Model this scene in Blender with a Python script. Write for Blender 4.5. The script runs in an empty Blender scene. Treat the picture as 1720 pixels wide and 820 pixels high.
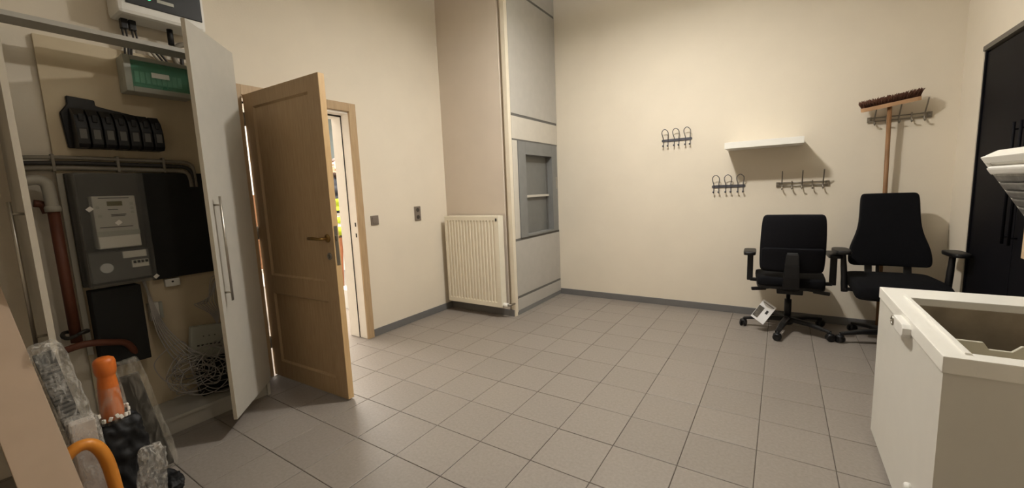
import bpy, bmesh, math, random
from mathutils import Vector, Matrix
random.seed(7)
SC = bpy.context.scene
COL = SC.collection
PI = math.pi

# ---------------------------------------------------------------- camera, world, lights, exposure
cam_d = bpy.data.cameras.new('camera')
cam = bpy.data.objects.new('camera', cam_d); COL.objects.link(cam)
R, U, F = Vector((.83714, .54583, -.04112)), Vector((-.0337, .1264, .9914)), Vector((-.546, .828, -.1243))
F.normalize(); R = (R - F * R.dot(F)).normalized(); U = R.cross(F)
mw = Matrix((( R.x, U.x, -F.x, 3.088), (R.y, U.y, -F.y, -1.533), (R.z, U.z, -F.z, 1.273), (0, 0, 0, 1)))
cam.matrix_world = mw
cam_d.sensor_fit = 'HORIZONTAL'; cam_d.sensor_width = 36
cam_d.lens = 36 * 688.6 / 1720
cam_d.shift_y = -(410 - 407.7) / 1720
cam_d.clip_start = 0.02
SC.camera = cam

SC.view_settings.view_transform = 'Standard'; SC.view_settings.look = 'None'
SC.view_settings.gamma = 1; SC.view_settings.use_curve_mapping = False
SC.view_settings.exposure = 0.12
W = bpy.data.worlds.new('world'); SC.world = W; W.use_nodes = True
W.node_tree.nodes['Background'].inputs[0].default_value = (.75, .85, 1, 1)
W.node_tree.nodes['Background'].inputs[1].default_value = .5

def lamp(name, loc, power, color, size, shape='DISK', size_y=None, rot=(0, 0, 0)):
    d = bpy.data.lights.new(name, 'AREA'); d.energy = power; d.color = color
    d.shape = shape; d.size = size
    if size_y: d.size_y = size_y
    o = bpy.data.objects.new(name, d); COL.objects.link(o); o.location = loc; o.rotation_euler = rot
    return o
MAIN = lamp('ceiling_lamp_light', (2.2, 1.15, 2.99), 54, (1.0, .955, .89), .15)
UPL = lamp('ceiling_fill_light', (2.2, 1.15, 3.14), 46, (.93, .965, 1.0), .2, rot=(PI, 0, 0))  # added upward fill, bounced off the ceiling for soft overall light
REAR = lamp('rear_lamp_light', (2.35, -.72, 3.05), 6, (1.0, .94, .86), .15)
HALL = lamp('next_room_fill_light', (-1.5, 1.2, 2.62), 150, (1.0, .97, .93), 1.6, 'RECTANGLE', 1.6)  # added area light standing in for the next room's daylight

# ---------------------------------------------------------------- materials
def lin(c):
    return tuple(((x / 255) / 12.92 if x / 255 <= .04045 else (((x / 255) + .055) / 1.055) ** 2.4) for x in c) + (1,)
def mat(name, rgb, rough=.5, metal=0, var=.06, scale=12, bump=0, bscale=120, wood=False, spec=.5, alpha=1, trans=0, emit=0, tilevar=0, ior=1.45, coat=0, stretch=(1, 1, 1), rgb2=None, voro=False):
    m = bpy.data.materials.new(name); m.use_nodes = True
    nt = m.node_tree; N = nt.nodes; L = nt.links; b = N['Principled BSDF']
    c = lin(rgb)
    b.inputs['Roughness'].default_value = rough; b.inputs['Metallic'].default_value = metal
    b.inputs['Specular IOR Level'].default_value = spec; b.inputs['Alpha'].default_value = alpha
    b.inputs['Transmission Weight'].default_value = trans; b.inputs['IOR'].default_value = ior
    b.inputs['Coat Weight'].default_value = coat
    tc = N.new('ShaderNodeTexCoord'); mp = N.new('ShaderNodeMapping'); L.new(tc.outputs['Object'], mp.inputs[0])
    mp.inputs['Scale'].default_value = stretch
    n = N.new('ShaderNodeTexNoise'); n.inputs['Scale'].default_value = scale; n.inputs['Detail'].default_value = 6
    L.new(mp.outputs[0], n.inputs[0])
    r = N.new('ShaderNodeValToRGB')
    r.color_ramp.elements[0].position = .3; r.color_ramp.elements[1].position = .7
    c2 = lin(rgb2) if rgb2 else tuple(min(1, x * (1 + var)) for x in c[:3]) + (1,)
    c1 = c if rgb2 else tuple(x * (1 - var) for x in c[:3]) + (1,)
    r.color_ramp.elements[0].color = c1; r.color_ramp.elements[1].color = c2
    L.new(n.outputs[0], r.inputs[0])
    out = r.outputs[0]
    if tilevar:
        oi = N.new('ShaderNodeObjectInfo'); mr = N.new('ShaderNodeMapRange')
        mr.inputs[3].default_value = 1 - tilevar; mr.inputs[4].default_value = 1 + tilevar
        L.new(oi.outputs['Random'], mr.inputs[0])
        mx = N.new('ShaderNodeMix'); mx.data_type = 'RGBA'; mx.blend_type = 'MULTIPLY'; mx.inputs[0].default_value = 1
        L.new(out, mx.inputs[6]); L.new(mr.outputs[0], mx.inputs[7]); out = mx.outputs[2]
    L.new(out, b.inputs['Base Color'])
    if bump:
        if voro:
            n2 = N.new('ShaderNodeTexVoronoi'); n2.inputs['Scale'].default_value = bscale
        else:
            n2 = N.new('ShaderNodeTexNoise'); n2.inputs['Scale'].default_value = bscale; n2.inputs['Detail'].default_value = 4
        L.new(mp.outputs[0] if not voro else tc.outputs['Object'], n2.inputs[0])
        bp = N.new('ShaderNodeBump'); bp.inputs['Strength'].default_value = bump; bp.inputs['Distance'].default_value = .01
        L.new(n2.outputs[0], bp.inputs['Height']); L.new(bp.outputs[0], b.inputs['Normal'])
    if emit:
        b.inputs['Emission Color'].default_value = c; b.inputs['Emission Strength'].default_value = emit
    return m

M = {}
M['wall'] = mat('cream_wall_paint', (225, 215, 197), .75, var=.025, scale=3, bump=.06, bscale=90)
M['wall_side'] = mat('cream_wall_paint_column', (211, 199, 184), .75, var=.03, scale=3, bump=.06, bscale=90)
M['ceil'] = mat('ceiling_paint', (228, 222, 208), .8, var=.02)
M['tile'] = mat('grey_floor_tile', (136, 128, 120), .42, var=.09, scale=70, bump=.10, bscale=200, tilevar=.035)
M['grout'] = mat('dark_grout', (88, 80, 72), .9, var=.1)
M['base'] = mat('grey_skirting_tile', (108, 107, 106), .4, var=.05)
M['wood'] = mat('light_oak', (184, 158, 122), .5, rgb2=(170, 143, 108), scale=9, stretch=(9, 9, .7), bump=.06, bscale=30)
M['wood_edge'] = mat('oak_edge', (212, 180, 132), .5, rgb2=(200, 166, 118), scale=9, stretch=(9, 9, .7))
M['jamb'] = mat('white_jamb_paint', (240, 234, 224), .5, var=.02)
M['seal'] = mat('black_rubber_seal', (40, 38, 38), .7)
M['brass'] = mat('worn_brass', (150, 120, 72), .35, metal=1, var=.1)
M['steel'] = mat('brushed_steel', (170, 165, 155), .35, metal=1, var=.05)
M['nickel'] = mat('dull_nickel', (150, 144, 134), .4, metal=1, var=.05)
M['wire'] = mat('dark_grey_wire', (92, 92, 98), .45, metal=.6)
M['greyA'] = mat('light_grey_panel', (178, 174, 166), .55, var=.03)
M['greyB'] = mat('pale_grey_panel', (198, 192, 180), .55, var=.03)
M['greyC'] = mat('mid_grey_paint', (122, 122, 120), .5, var=.05)
M['greyD'] = mat('grey_hatch_sash', (112, 112, 109), .45, var=.05)
M['greyE'] = mat('dark_grey_joint', (98, 96, 92), .6)
M['bead'] = mat('cream_corner_bead', (224, 214, 194), .6, var=.02)
M['rad'] = mat('radiator_enamel', (232, 225, 206), .32, var=.02)
M['white'] = mat('white_plastic', (228, 226, 220), .4, var=.02)
M['whiteshelf'] = mat('white_laminate', (236, 234, 226), .45, var=.02)
M['black'] = mat('black_plastic', (16, 16, 18), .45, var=.1)
M['fabric'] = mat('black_fabric', (14, 14, 17), .95, var=.15, scale=60, bump=.2, bscale=400, spec=.2)
M['mesh'] = mat('black_mesh_fabric', (19, 19, 24), .9, var=.2, scale=90, bump=.3, bscale=500, spec=.25)
M['chrome'] = mat('chrome', (190, 190, 190), .15, metal=1)
M['broomwood'] = mat('broom_wood', (146, 108, 72), .55, rgb2=(118, 84, 52), scale=10, stretch=(8, 8, .8))
M['broomhead'] = mat('broom_block_wood', (196, 156, 118), .55, var=.08, scale=12)
M['bristle'] = mat('brown_bristle', (84, 52, 36), .9, var=.3, scale=40)
M['switch'] = mat('grey_switch_plastic', (118, 108, 98), .4, var=.04)
M['switch2'] = mat('dark_socket_recess', (64, 58, 52), .5)
M['freezer'] = mat('freezer_white_enamel', (214, 211, 202), .35, var=.015)
M['freezer_rim'] = mat('freezer_white_rim', (238, 236, 228), .35, var=.015)
M['liner'] = mat('dull_freezer_liner', (150, 138, 120), .4, metal=.2, var=.2, scale=10)  # dull grey-brown with random tone variation
M['foil'] = mat('silver_foil_liner', (190, 190, 188), .3, metal=.85, var=.15, scale=25, bump=.3, bscale=25)
M['basket'] = mat('cream_plastic_basket', (214, 208, 190), .4, var=.03)
M['cab_dark'] = mat('dark_navy_laminate', (9, 9, 15), .6, var=.1, spec=.15)
M['lintel'] = mat('dark_grey_trim', (104, 98, 90), .6)
M['cab'] = mat('grey_laminate', (176, 172, 162), .5, var=.03)
M['cab_edge'] = mat('grey_laminate_edge', (196, 188, 172), .5, var=.03)
M['board'] = mat('cream_back_board', (206, 190, 160), .7, var=.03)
M['boxgrey'] = mat('grey_abs', (172, 172, 160), .5, var=.03)
M['darkboard'] = mat('black_mounting_board', (24, 24, 22), .75, var=.15)
M['meter'] = mat('meter_grey_plastic', (190, 186, 176), .5, var=.03)
M['label'] = mat('white_label', (226, 222, 212), .6, var=.02)
M['ink'] = mat('dark_ink', (56, 54, 54), .7)
M['lcd'] = mat('olive_lcd', (92, 84, 36), .3)
M['clear'] = mat('clear_plastic', (225, 225, 220), .12, trans=.9, ior=1.2, alpha=.35)
M['green'] = mat('green_clear_plastic', (130, 205, 172), .15, trans=.5, ior=1.1, alpha=.5)
M['led'] = mat('green_led', (60, 255, 120), .4, emit=6)
M['redpipe'] = mat('red_brown_pipe', (98, 54, 36), .55, var=.12)
M['greypipe'] = mat('grey_plastic_pipe', (170, 164, 150), .5, var=.04)
M['cable'] = mat('grey_cable', (132, 124, 110), .6, var=.1)
M['cabled'] = mat('dark_cable', (50, 46, 42), .6, var=.1)
M['net'] = mat('pale_grey_network_cable', (168, 162, 156), .55, var=.08)
M['orange'] = mat('orange_plastic', (200, 104, 36), .38, var=.06)
M['yellow'] = mat('orange_yellow_tube', (204, 130, 44), .4, var=.06)
def film_mat(name, rgb, lo, hi, sc, stretch, bump, bsc, voro=False):
    m = mat(name, rgb, .14, var=.02, bump=bump, bscale=bsc, voro=voro)
    nt = m.node_tree; N = nt.nodes; b = N['Principled BSDF']
    tc = N.new('ShaderNodeTexCoord'); mp = N.new('ShaderNodeMapping'); mp.inputs['Scale'].default_value = stretch
    n = N.new('ShaderNodeTexNoise'); n.inputs['Scale'].default_value = sc; n.inputs['Detail'].default_value = 5; n.inputs['Distortion'].default_value = 1.5
    r = N.new('ShaderNodeMapRange'); r.inputs[1].default_value = .42; r.inputs[2].default_value = .68; r.inputs[3].default_value = lo; r.inputs[4].default_value = hi
    nt.links.new(tc.outputs['Object'], mp.inputs[0]); nt.links.new(mp.outputs[0], n.inputs[0]); nt.links.new(n.outputs[0], r.inputs[0]); nt.links.new(r.outputs[0], b.inputs['Alpha'])
    return m
M['bubble'] = film_mat('bubble_wrap', (228, 225, 218), .10, .5, 26, (1.6, 1.6, .7), .3, 130, True)
M['film'] = film_mat('clear_wrap_film', (210, 204, 190), .06, .40, 14, (2, 2, .5), .5, 14)
M['corr'] = mat('dark_grey_foam', (62, 64, 64), .8)
M['pack'] = mat('pale_packing', (196, 186, 176), .7, var=.05)
M['bag'] = mat('black_bag', (13, 14, 17), .6, var=.2, bump=.4, bscale=14)
M['slab'] = mat('dark_slab', (58, 54, 48), .6, var=.1)
M['plank'] = mat('pale_beige_plank', (166, 144, 122), .6, var=.03)
M['batten'] = mat('pale_batten', (206, 180, 146), .6, var=.04)
M['plankb'] = mat('brown_plank', (122, 80, 44), .6, rgb2=(98, 62, 34), scale=8, stretch=(1, 8, 1))
M['skin'] = mat('skin', (206, 150, 124), .55, var=.05)
M['hivis'] = mat('hi_vis_yellow', (176, 196, 52), .7, var=.06)
M['navy'] = mat('dark_navy_cloth', (30, 32, 40), .85, var=.1)
M['tan'] = mat('tan_work_trousers', (186, 128, 96), .85, var=.1)
M['hair'] = mat('dark_brown_hair', (58, 42, 34), .7, var=.2, scale=40)
M['reflect'] = mat('silver_reflective_tape', (206, 206, 204), .4, var=.03)
M['cardboard'] = mat('brown_cardboard', (140, 100, 72), .8, var=.1)
M['hallwall'] = mat('hall_white_wall', (236, 234, 230), .7, var=.02)
M['hallgrey'] = mat('grey_blue_panel', (128, 138, 140), .6)
M['paper'] = mat('leaflet_paper', (236, 236, 236), .6, var=.01)
M['photo'] = mat('leaflet_photo_print', (58, 56, 54), .5, rgb2=(104, 98, 88), scale=40)
M['shade'] = mat('white_lamp_shade', (235, 235, 230), .5)
M['panel_glow'] = mat('added_panel_glow', (255, 240, 214), .5, emit=4)  # glow for the added panel in the next room

# ---------------------------------------------------------------- mesh helpers
class MB:
    def __init__(s): s.b = bmesh.new()
    def box(s, x0, x1, y0, y1, z0, z1, bev=0, seg=2):
        t = bmesh.new(); bmesh.ops.create_cube(t, size=1)
        for v in t.verts:
            v.co = Vector(((x0 + x1) / 2 + v.co.x * (x1 - x0), (y0 + y1) / 2 + v.co.y * (y1 - y0), (z0 + z1) / 2 + v.co.z * (z1 - z0)))
        if bev: bmesh.ops.bevel(t, geom=t.edges[:], offset=bev, segments=seg, affect='EDGES', profile=.7)
        s._add(t); return s
    def _add(s, t, mx=None):
        if mx: bmesh.ops.transform(t, matrix=mx, verts=t.verts)
        me = bpy.data.meshes.new('tmp'); t.to_mesh(me); t.free(); s.b.from_mesh(me); bpy.data.meshes.remove(me)
    def add(s, o, mx=None): s._add(o.b, mx); return s
    def rbox(s, c, size, mx, bev=0):
        m2 = MB(); m2.box(-size[0] / 2, size[0] / 2, -size[1] / 2, size[1] / 2, -size[2] / 2, size[2] / 2, bev)
        s._add(m2.b, Matrix.Translation(c) @ mx.to_4x4()); return s
    def bar(s, p, q, w, h, up=(0, 0, 1), bev=0):
        p, q = Vector(p), Vector(q); d = (q - p); l = d.length; d.normalize()
        u = Vector(up); sx = d.cross(u)
        if sx.length < 1e-4: sx = d.cross(Vector((1, 0, 0)))
        sx.normalize(); uu = sx.cross(d)
        return s.rbox((p + q) / 2, (w, l, h), Matrix((sx, d, uu)).transposed(), bev)
    def tube(s, pts, r, n=10, smooth=0, caps=True):
        pts = [Vector(p) for p in pts]
        if smooth: pts = spline(pts, smooth)
        rr = r if isinstance(r, (list, tuple)) else None
        rings = []; prev = None
        for i, p in enumerate(pts):
            a = pts[max(0, i - 1)]; c = pts[min(len(pts) - 1, i + 1)]
            d = (c - a)
            d = d.normalized() if d.length > 1e-9 else Vector((0, 0, 1))
            if prev is None:
                x = d.cross(Vector((0, 0, 1)))
                if x.length < .05: x = d.cross(Vector((1, 0, 0)))
            else:
                x = prev - d * prev.dot(d)
            x.normalize(); prev = x; y = d.cross(x)
            rad = rr[min(len(rr) - 1, int(i * len(rr) / len(pts)))] if rr else r
            rings.append([s.b.verts.new(p + (x * math.cos(2 * PI * k / n) + y * math.sin(2 * PI * k / n)) * rad) for k in range(n)])
        for a, c in zip(rings, rings[1:]):
            for k in range(n):
                f = s.b.faces.new((a[k], a[(k + 1) % n], c[(k + 1) % n], c[k])); f.smooth = True
        if caps:
            s.b.faces.new(rings[0][::-1]); s.b.faces.new(rings[-1])
        return s
    def lathe(s, prof, c=(0, 0, 0), n=20, mx=None):
        t = bmesh.new(); rings = []
        for r, z in prof:
            rings.append([t.verts.new((max(r, 1e-4) * math.cos(2 * PI * k / n), max(r, 1e-4) * math.sin(2 * PI * k / n), z)) for k in range(n)])
        for a, b2 in zip(rings, rings[1:]):
            for k in range(n):
                f = t.faces.new((a[k], a[(k + 1) % n], b2[(k + 1) % n], b2[k])); f.smooth = True
        t.faces.new(rings[0][::-1]); t.faces.new(rings[-1])
        m4 = Matrix.Translation(c) @ (mx.to_4x4() if mx else Matrix.Identity(4))
        s._add(t, m4); return s
    def prism(s, outline, p0, ax, ay, ext, bev=0, seg=2):
        """outline [(u,v)] in the plane (ax, ay) at p0, extruded by the vector ext"""
        t = bmesh.new(); p0, ax, ay, ext = map(Vector, (p0, ax, ay, ext))
        a = [t.verts.new(p0 + ax * u + ay * v) for u, v in outline]
        b2 = [t.verts.new(p0 + ax * u + ay * v + ext) for u, v in outline]
        t.faces.new(a[::-1]); t.faces.new(b2); n = len(a)
        for i in range(n): t.faces.new((a[i], a[(i + 1) % n], b2[(i + 1) % n], b2[i]))
        bmesh.ops.recalc_face_normals(t, faces=t.faces)
        if bev: bmesh.ops.bevel(t, geom=t.edges[:], offset=bev, segments=seg, affect='EDGES', profile=.7)
        s._add(t); return s
    def pad(s, f, nu=20, nv=20, smooth=True):
        """f(u,v,side)->(x,y,z), u,v in -1..1, side -1/+1: a closed cushion"""
        t = bmesh.new(); V = {}
        for sd in (-1, 1):
            for i in range(nu + 1):
                for j in range(nv + 1):
                    u = -math.cos(PI * i / nu); v = -math.cos(PI * j / nv)
                    V[sd, i, j] = t.verts.new(f(u, v, sd))
        for sd in (-1, 1):
            for i in range(nu):
                for j in range(nv):
                    q = [V[sd, i, j], V[sd, i + 1, j], V[sd, i + 1, j + 1], V[sd, i, j + 1]]
                    fc = t.faces.new(q if sd > 0 else q[::-1]); fc.smooth = smooth
        bmesh.ops.remove_doubles(t, verts=t.verts, dist=1e-5)
        bmesh.ops.recalc_face_normals(t, faces=t.faces)
        s._add(t); return s
    def ball(s, c, r, sc=(1, 1, 1), seg=12):
        t = bmesh.new(); bmesh.ops.create_uvsphere(t, u_segments=seg, v_segments=max(6, seg * 2 // 3), radius=r)
        for f in t.faces: f.smooth = True
        s._add(t, Matrix.Translation(c) @ Matrix.Diagonal((*sc, 1))); return s

def spline(pts, k):
    out = []
    P = [pts[0]] + list(pts) + [pts[-1]]
    for i in range(1, len(P) - 2):
        a, b, c, d = P[i - 1:i + 3]
        for j in range(k):
            t = j / k
            out.append(.5 * ((2 * b) + (c - a) * t + (2 * a - 5 * b + 4 * c - d) * t * t + (3 * b - a - 3 * c + d) * t ** 3))
    out.append(pts[-1]); return out

def wloc(o):
    v = Vector((0, 0, 0))
    while o is not None:
        v += o.location; o = o.parent
    return v
def obj(name, mb, m, parent=None, label=None, local=False, kind=None):
    """link a mesh; its vertices are in world coordinates unless local"""
    b = mb.b
    if parent is not None:
        if not local: bmesh.ops.translate(b, vec=-wloc(parent), verts=b.verts)
        loc = Vector((0, 0, 0))
    else:
        xs = [v.co.x for v in b.verts]; ys = [v.co.y for v in b.verts]; zs = [v.co.z for v in b.verts]
        loc = Vector(((min(xs) + max(xs)) / 2, (min(ys) + max(ys)) / 2, min(zs)))
        bmesh.ops.translate(b, vec=-loc, verts=b.verts)
    me = bpy.data.meshes.new(name); b.to_mesh(me); b.free()
    for mm in (m if isinstance(m, (list, tuple)) else [m]): me.materials.append(M[mm])
    o = bpy.data.objects.new(name, me); COL.objects.link(o); o.location = loc
    if parent is not None: o.parent = parent
    if label: o['label'] = label
    if kind: o['kind'] = kind
    return o
def tag(o, label, cat, group=None):
    o['label'] = label; o['category'] = cat
    if group: o['group'] = group
    return o
def thing(name, label, cat, loc=(0, 0, 0), rz=0, group=None):
    o = bpy.data.objects.new(name, None); COL.objects.link(o); o.empty_display_size = .1
    o.location = loc; o.rotation_euler = (0, 0, rz)
    return tag(o, label, cat, group)
def struct(name, mb, m, parent=None):
    o = obj(name, mb, m, parent)
    if parent is None: o['kind'] = 'structure'
    return o
def struct_empty(name, loc, rz=0):
    o = bpy.data.objects.new(name, None); COL.objects.link(o); o.location = loc; o.rotation_euler = (0, 0, rz)
    o['kind'] = 'structure'; return o
def dup(root, loc, label=None):
    r = root.copy(); COL.objects.link(r); r.location = loc
    if label: r['label'] = label
    for ch in list(root.children):
        c = ch.copy(); COL.objects.link(c); c.parent = r
        for g in ch.children:
            d = g.copy(); COL.objects.link(d); d.parent = c
    return r

# ---------------------------------------------------------------- room shell
RX, BY, FY, CZ = 4.17, 2.91, -2.55, 3.45
WT = .245
fl = struct('floor', MB().box(0, RX + .3, FY, BY, -.08, -.004), 'grout')
tile_me = {}
def tile_mesh(w, d):
    k = (round(w, 3), round(d, 3))
    if k not in tile_me:
        b = bmesh.new(); g = .0016; e = .0022; h = .004
        lo = [b.verts.new(p) for p in ((g, g, -h), (w - g, g, -h), (w - g, d - g, -h), (g, d - g, -h))]
        md = [b.verts.new(p) for p in ((g, g, -.0012), (w - g, g, -.0012), (w - g, d - g, -.0012), (g, d - g, -.0012))]
        hi = [b.verts.new(p) for p in ((g + e, g + e, 0), (w - g - e, g + e, 0), (w - g - e, d - g - e, 0), (g + e, d - g - e, 0))]
        for i in range(4):
            j = (i + 1) % 4
            b.faces.new((lo[i], lo[j], md[j], md[i])); b.faces.new((md[i], md[j], hi[j], hi[i]))
        b.faces.new(hi)
        me = bpy.data.meshes.new('tile'); b.to_mesh(me); b.free(); me.materials.append(M['tile']); tile_me[k] = me
    return tile_me[k]
xs = [0] + [.03 + .3 * k for k in range(0, 14)] + [RX]
ys = [FY] + [.3 * k for k in range(-8, 10)] + [BY]
fl_loc = wloc(fl)
for x0, x1 in zip(xs, xs[1:]):
    if x1 - x0 < .028: continue
    for y0, y1 in zip(ys, ys[1:]):
        if x1 < .80 and y0 > 1.9: continue
        o = bpy.data.objects.new('tile', tile_mesh(x1 - x0, y1 - y0)); COL.objects.link(o)
        o.parent = fl; o.location = Vector((x0, y0, random.uniform(-.0003, .0003))) - fl_loc

# left wall with the doorway (Y -.115 .. .725, Z 0 .. 2.0)
DY0, DY1, DZ = -.118, .722, 2.0
wl = MB(); wl.box(-WT, 0, FY - .2, DY0, -.06, CZ); wl.box(-WT, 0, DY1 + .022, BY + .2, -.06, CZ); wl.box(-WT, 0, DY0, DY1 + .022, DZ, CZ)
struct('wall_left', wl, 'wall')
struct('wall_back', MB().box(0, RX + .75, BY, BY + .2, -.06, CZ), 'wall')
# right wall with a recess for the cupboard
CY0, CY1, CZT = 1.26, 2.545, 2.085
wr = MB(); wr.box(RX, RX + .2, CY1, BY, -.003, CZ); wr.box(RX, RX + .2, FY, CY0, -.003, CZ); wr.box(RX, RX + .2, CY0, CY1, CZT, CZ)
struct('wall_right', wr, 'wall')
struct('wall_front', MB().box(0, RX + .2, FY - .2, FY, -.06, CZ), 'wall')
struct('ceiling', MB().box(-WT, RX + .75, FY - .2, BY + .2, CZ, CZ + .15), 'ceil')
struct('trim_1', MB().box(RX - .006, RX + .05, CY0, CY1, CZT - .03, CZT), 'lintel')
struct('baseboard_left', MB().box(0, .012, .787, 1.87, 0, .068, .002), 'base')
struct('baseboard_back', MB().box(.858, RX, BY - .012, BY, 0, .068, .002), 'base')
struct('baseboard_right', MB().box(RX - .012, RX, CY1, BY - .012, 0, .068, .002), 'base')
struct('baseboard_column', MB().box(.012, .845, 1.858, 1.87, 0, .068, .002), 'base')

# column in the corner with its grey clad face and hatch
HX = .854
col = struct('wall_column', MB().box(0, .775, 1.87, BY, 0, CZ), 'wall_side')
def cpart(name, y0, y1, z0, z1, m, x1=HX, x0=.775, bev=.002): return struct(name, MB().box(x0, x1, y0, y1, z0, z1, bev), m, col)
cpart('corner_bead', 1.867, 1.908, 0.0, CZ, 'bead', .858, .812)
cpart('edge_strip', 1.905, 1.928, 0.03, CZ, 'bead', .852)
cpart('cladding_panel', 1.93, 2.905, 3.215, CZ, 'greyA')
cpart('cladding_panel', 1.93, 2.905, 2.035, 3.19, 'greyA')
cpart('cladding_panel', 1.93, 2.905, 1.79, 2.010, 'greyB')
cpart('cladding_panel', 1.93, 2.022, .79, 1.775, 'greyB')
cpart('cladding_panel', 2.872, 2.905, .79, 1.775, 'greyB')
cpart('cladding_panel', 1.93, 2.905, .195, .765, 'greyA')
cpart('cladding_panel', 1.93, 2.905, .045, .17, 'greyA')
cpart('floor_strip', 1.93, 2.905, 0, .043, 'greyC', .857)
for z0, z1 in ((3.19, 3.215), (2.010, 2.035), (1.775, 1.79), (.765, .79), (.17, .195)):
    cpart('joint_strip', 1.93, 2.905, z0, z1, 'greyE', .851 if z1 > 1 else .853, bev=0)
# hatch (dumbwaiter) set in the clad face
ht = thing('service_hatch', 'grey framed service hatch with two sashes set in the clad column', 'hatch', (.80, 2.45, .79))
def hpart(name, x0, x1, y0, y1, z0, z1, m, parent=ht, bev=.002, label=None): return obj(name, MB().box(x0, x1, y0, y1, z0, z1, bev), m, parent, label)
hpart('frame_stile', .776, .864, 2.024, 2.165, .79, 1.772, 'greyC')
hpart('frame_stile', .776, .864, 2.745, 2.870, .79, 1.772, 'greyC')
hpart('frame_rail', .776, .864, 2.165, 2.745, 1.645, 1.772, 'greyC')
hpart('frame_rail', .776, .864, 2.165, 2.745, .79, .812, 'greyC')
hpart('sash', .776, .792, 2.165, 2.745, 1.222, 1.645, 'greyD')
hpart('sash', .776, .786, 2.165, 2.745, .812, 1.205, 'greyD')
obj('sash_bar', MB().box(.778, .815, 2.168, 2.742, 1.2, 1.224, .002), 'greyB', ht, 'pale grey horizontal sash bar')
hpart('side_guide', .786, .80, 2.722, 2.745, .812, 1.645, 'greyE')
obj('key_plate', MB().box(.864, .867, 2.83, 2.852, 1.28, 1.42, .001), 'steel', ht, 'small metal plate')

# door casing and jamb
ca = struct_empty('trim_2', (0, .3, 0))
def tpart(name, x0, x1, y0, y1, z0, z1, m, bev=.003): return obj(name, MB().box(x0, x1, y0, y1, z0, z1, bev), m, ca)
tpart('casing_board', -.006, .014, DY1 - .004, DY1 + .062, 0, DZ + .064, 'wood')
tpart('casing_board', -.006, .014, DY0 - .064, DY0 + .004, 0, DZ + .064, 'wood')
tpart('casing_board', -.006, .014, DY0 + .004, DY1 - .004, DZ - .004, DZ + .064, 'wood')
tpart('jamb_board', -WT - .004, -.007, DY1, DY1 + .021, 0, DZ, 'jamb')
tpart('jamb_board', -WT - .01, -.007, DY0, DY0 + .008, 0, DZ, 'jamb')
tpart('jamb_board', -WT - .01, -.007, DY0 + .008, DY1, DZ - .022, DZ, 'jamb')
tpart('door_stop', -.245, -.118, DY1 - .004, DY1, 0, DZ - .022, 'jamb', .001)
tpart('door_stop', -.24, -.118, DY0 + .008, DY1 - .004, DZ - .036, DZ - .022, 'jamb')
tpart('rubber_seal', -.118, -.108, DY1 - .004, DY1, 0, DZ - .024, 'seal', 0)
tpart('rubber_seal', -.118, -.110, DY0 + .008, DY1 - .004, DZ - .034, DZ - .022, 'seal', 0)
tpart('strike_hole', -.045, -.030, DY1 - .002, DY1, 1.02, 1.055, 'seal', 0)
tpart('strike_hole', -.045, -.030, DY1 - .002, DY1, .925, .96, 'seal', 0)

# door leaf: hinge line at (0.008,-.105), opened square into the room, face towards the camera
da = math.atan2(.027, .84)
dr = struct_empty('door_1', (.008, -.104, .01), da)
LW, LT, LH = .838, .04, 1.985
def dpart(name, x0, x1, y0, y1, z0, z1, m, bev=.003, parent=dr, label=None): return obj(name, MB().box(x0, x1, y0, y1, z0, z1, bev), m, parent, label, True)
SW = .105
dpart('stile', 0, SW, 0, LT, 0, LH, 'wood'); dpart('stile', LW - SW, LW - .001, 0, LT, 0, LH, 'wood')
dpart('edge_band', LW - .001, LW + .001, 0.001, LT - .001, 0.002, LH - .002, 'wood_edge', 0)
dpart('rail', SW, LW - SW, 0, LT, 0, .115, 'wood'); dpart('rail', SW, LW - SW, 0, LT, .63, .745, 'wood'); dpart('rail', SW, LW - SW, 0, LT, LH - .085, LH, 'wood')
def panel(z0, z1):
    dpart('panel', SW, LW - SW, .011, LT - .011, z0, z1, 'wood', 0)
    for yf, yb in ((-.001, .012), (LT - .012, LT + .001)):
        mb = MB(); w = .022; xa, xb = SW - .004, LW - SW + .004; za, zb = z0 - .004, z1 + .004
        y = yf if yf < .01 else yb
        i = yb if yf < .01 else yf
        o4 = [(xa, y, za), (xb, y, za), (xb, y, zb), (xa, y, zb)]; m4 = [(xa + w * .4, y, za + w * .4), (xb - w * .4, y, za + w * .4), (xb - w * .4, y, zb - w * .4), (xa + w * .4, y, zb - w * .4)]
        i4 = [(xa + w, i, za + w), (xb - w, i, za + w), (xb - w, i, zb - w), (xa + w, i, zb - w)]
        O = [[mb.b.verts.new(p) for p in q] for q in (o4, m4, i4)]
        for r0, r1 in zip(O, O[1:]):
            for k in range(4): mb.b.faces.new((r0[k], r0[(k + 1) % 4], r1[(k + 1) % 4], r1[k]))
        bmesh.ops.recalc_face_normals(mb.b, faces=mb.b.faces)
        obj('panel_moulding', mb, 'wood', dr, None, True)
panel(.115, .63); panel(.745, LH - .085)
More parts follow.
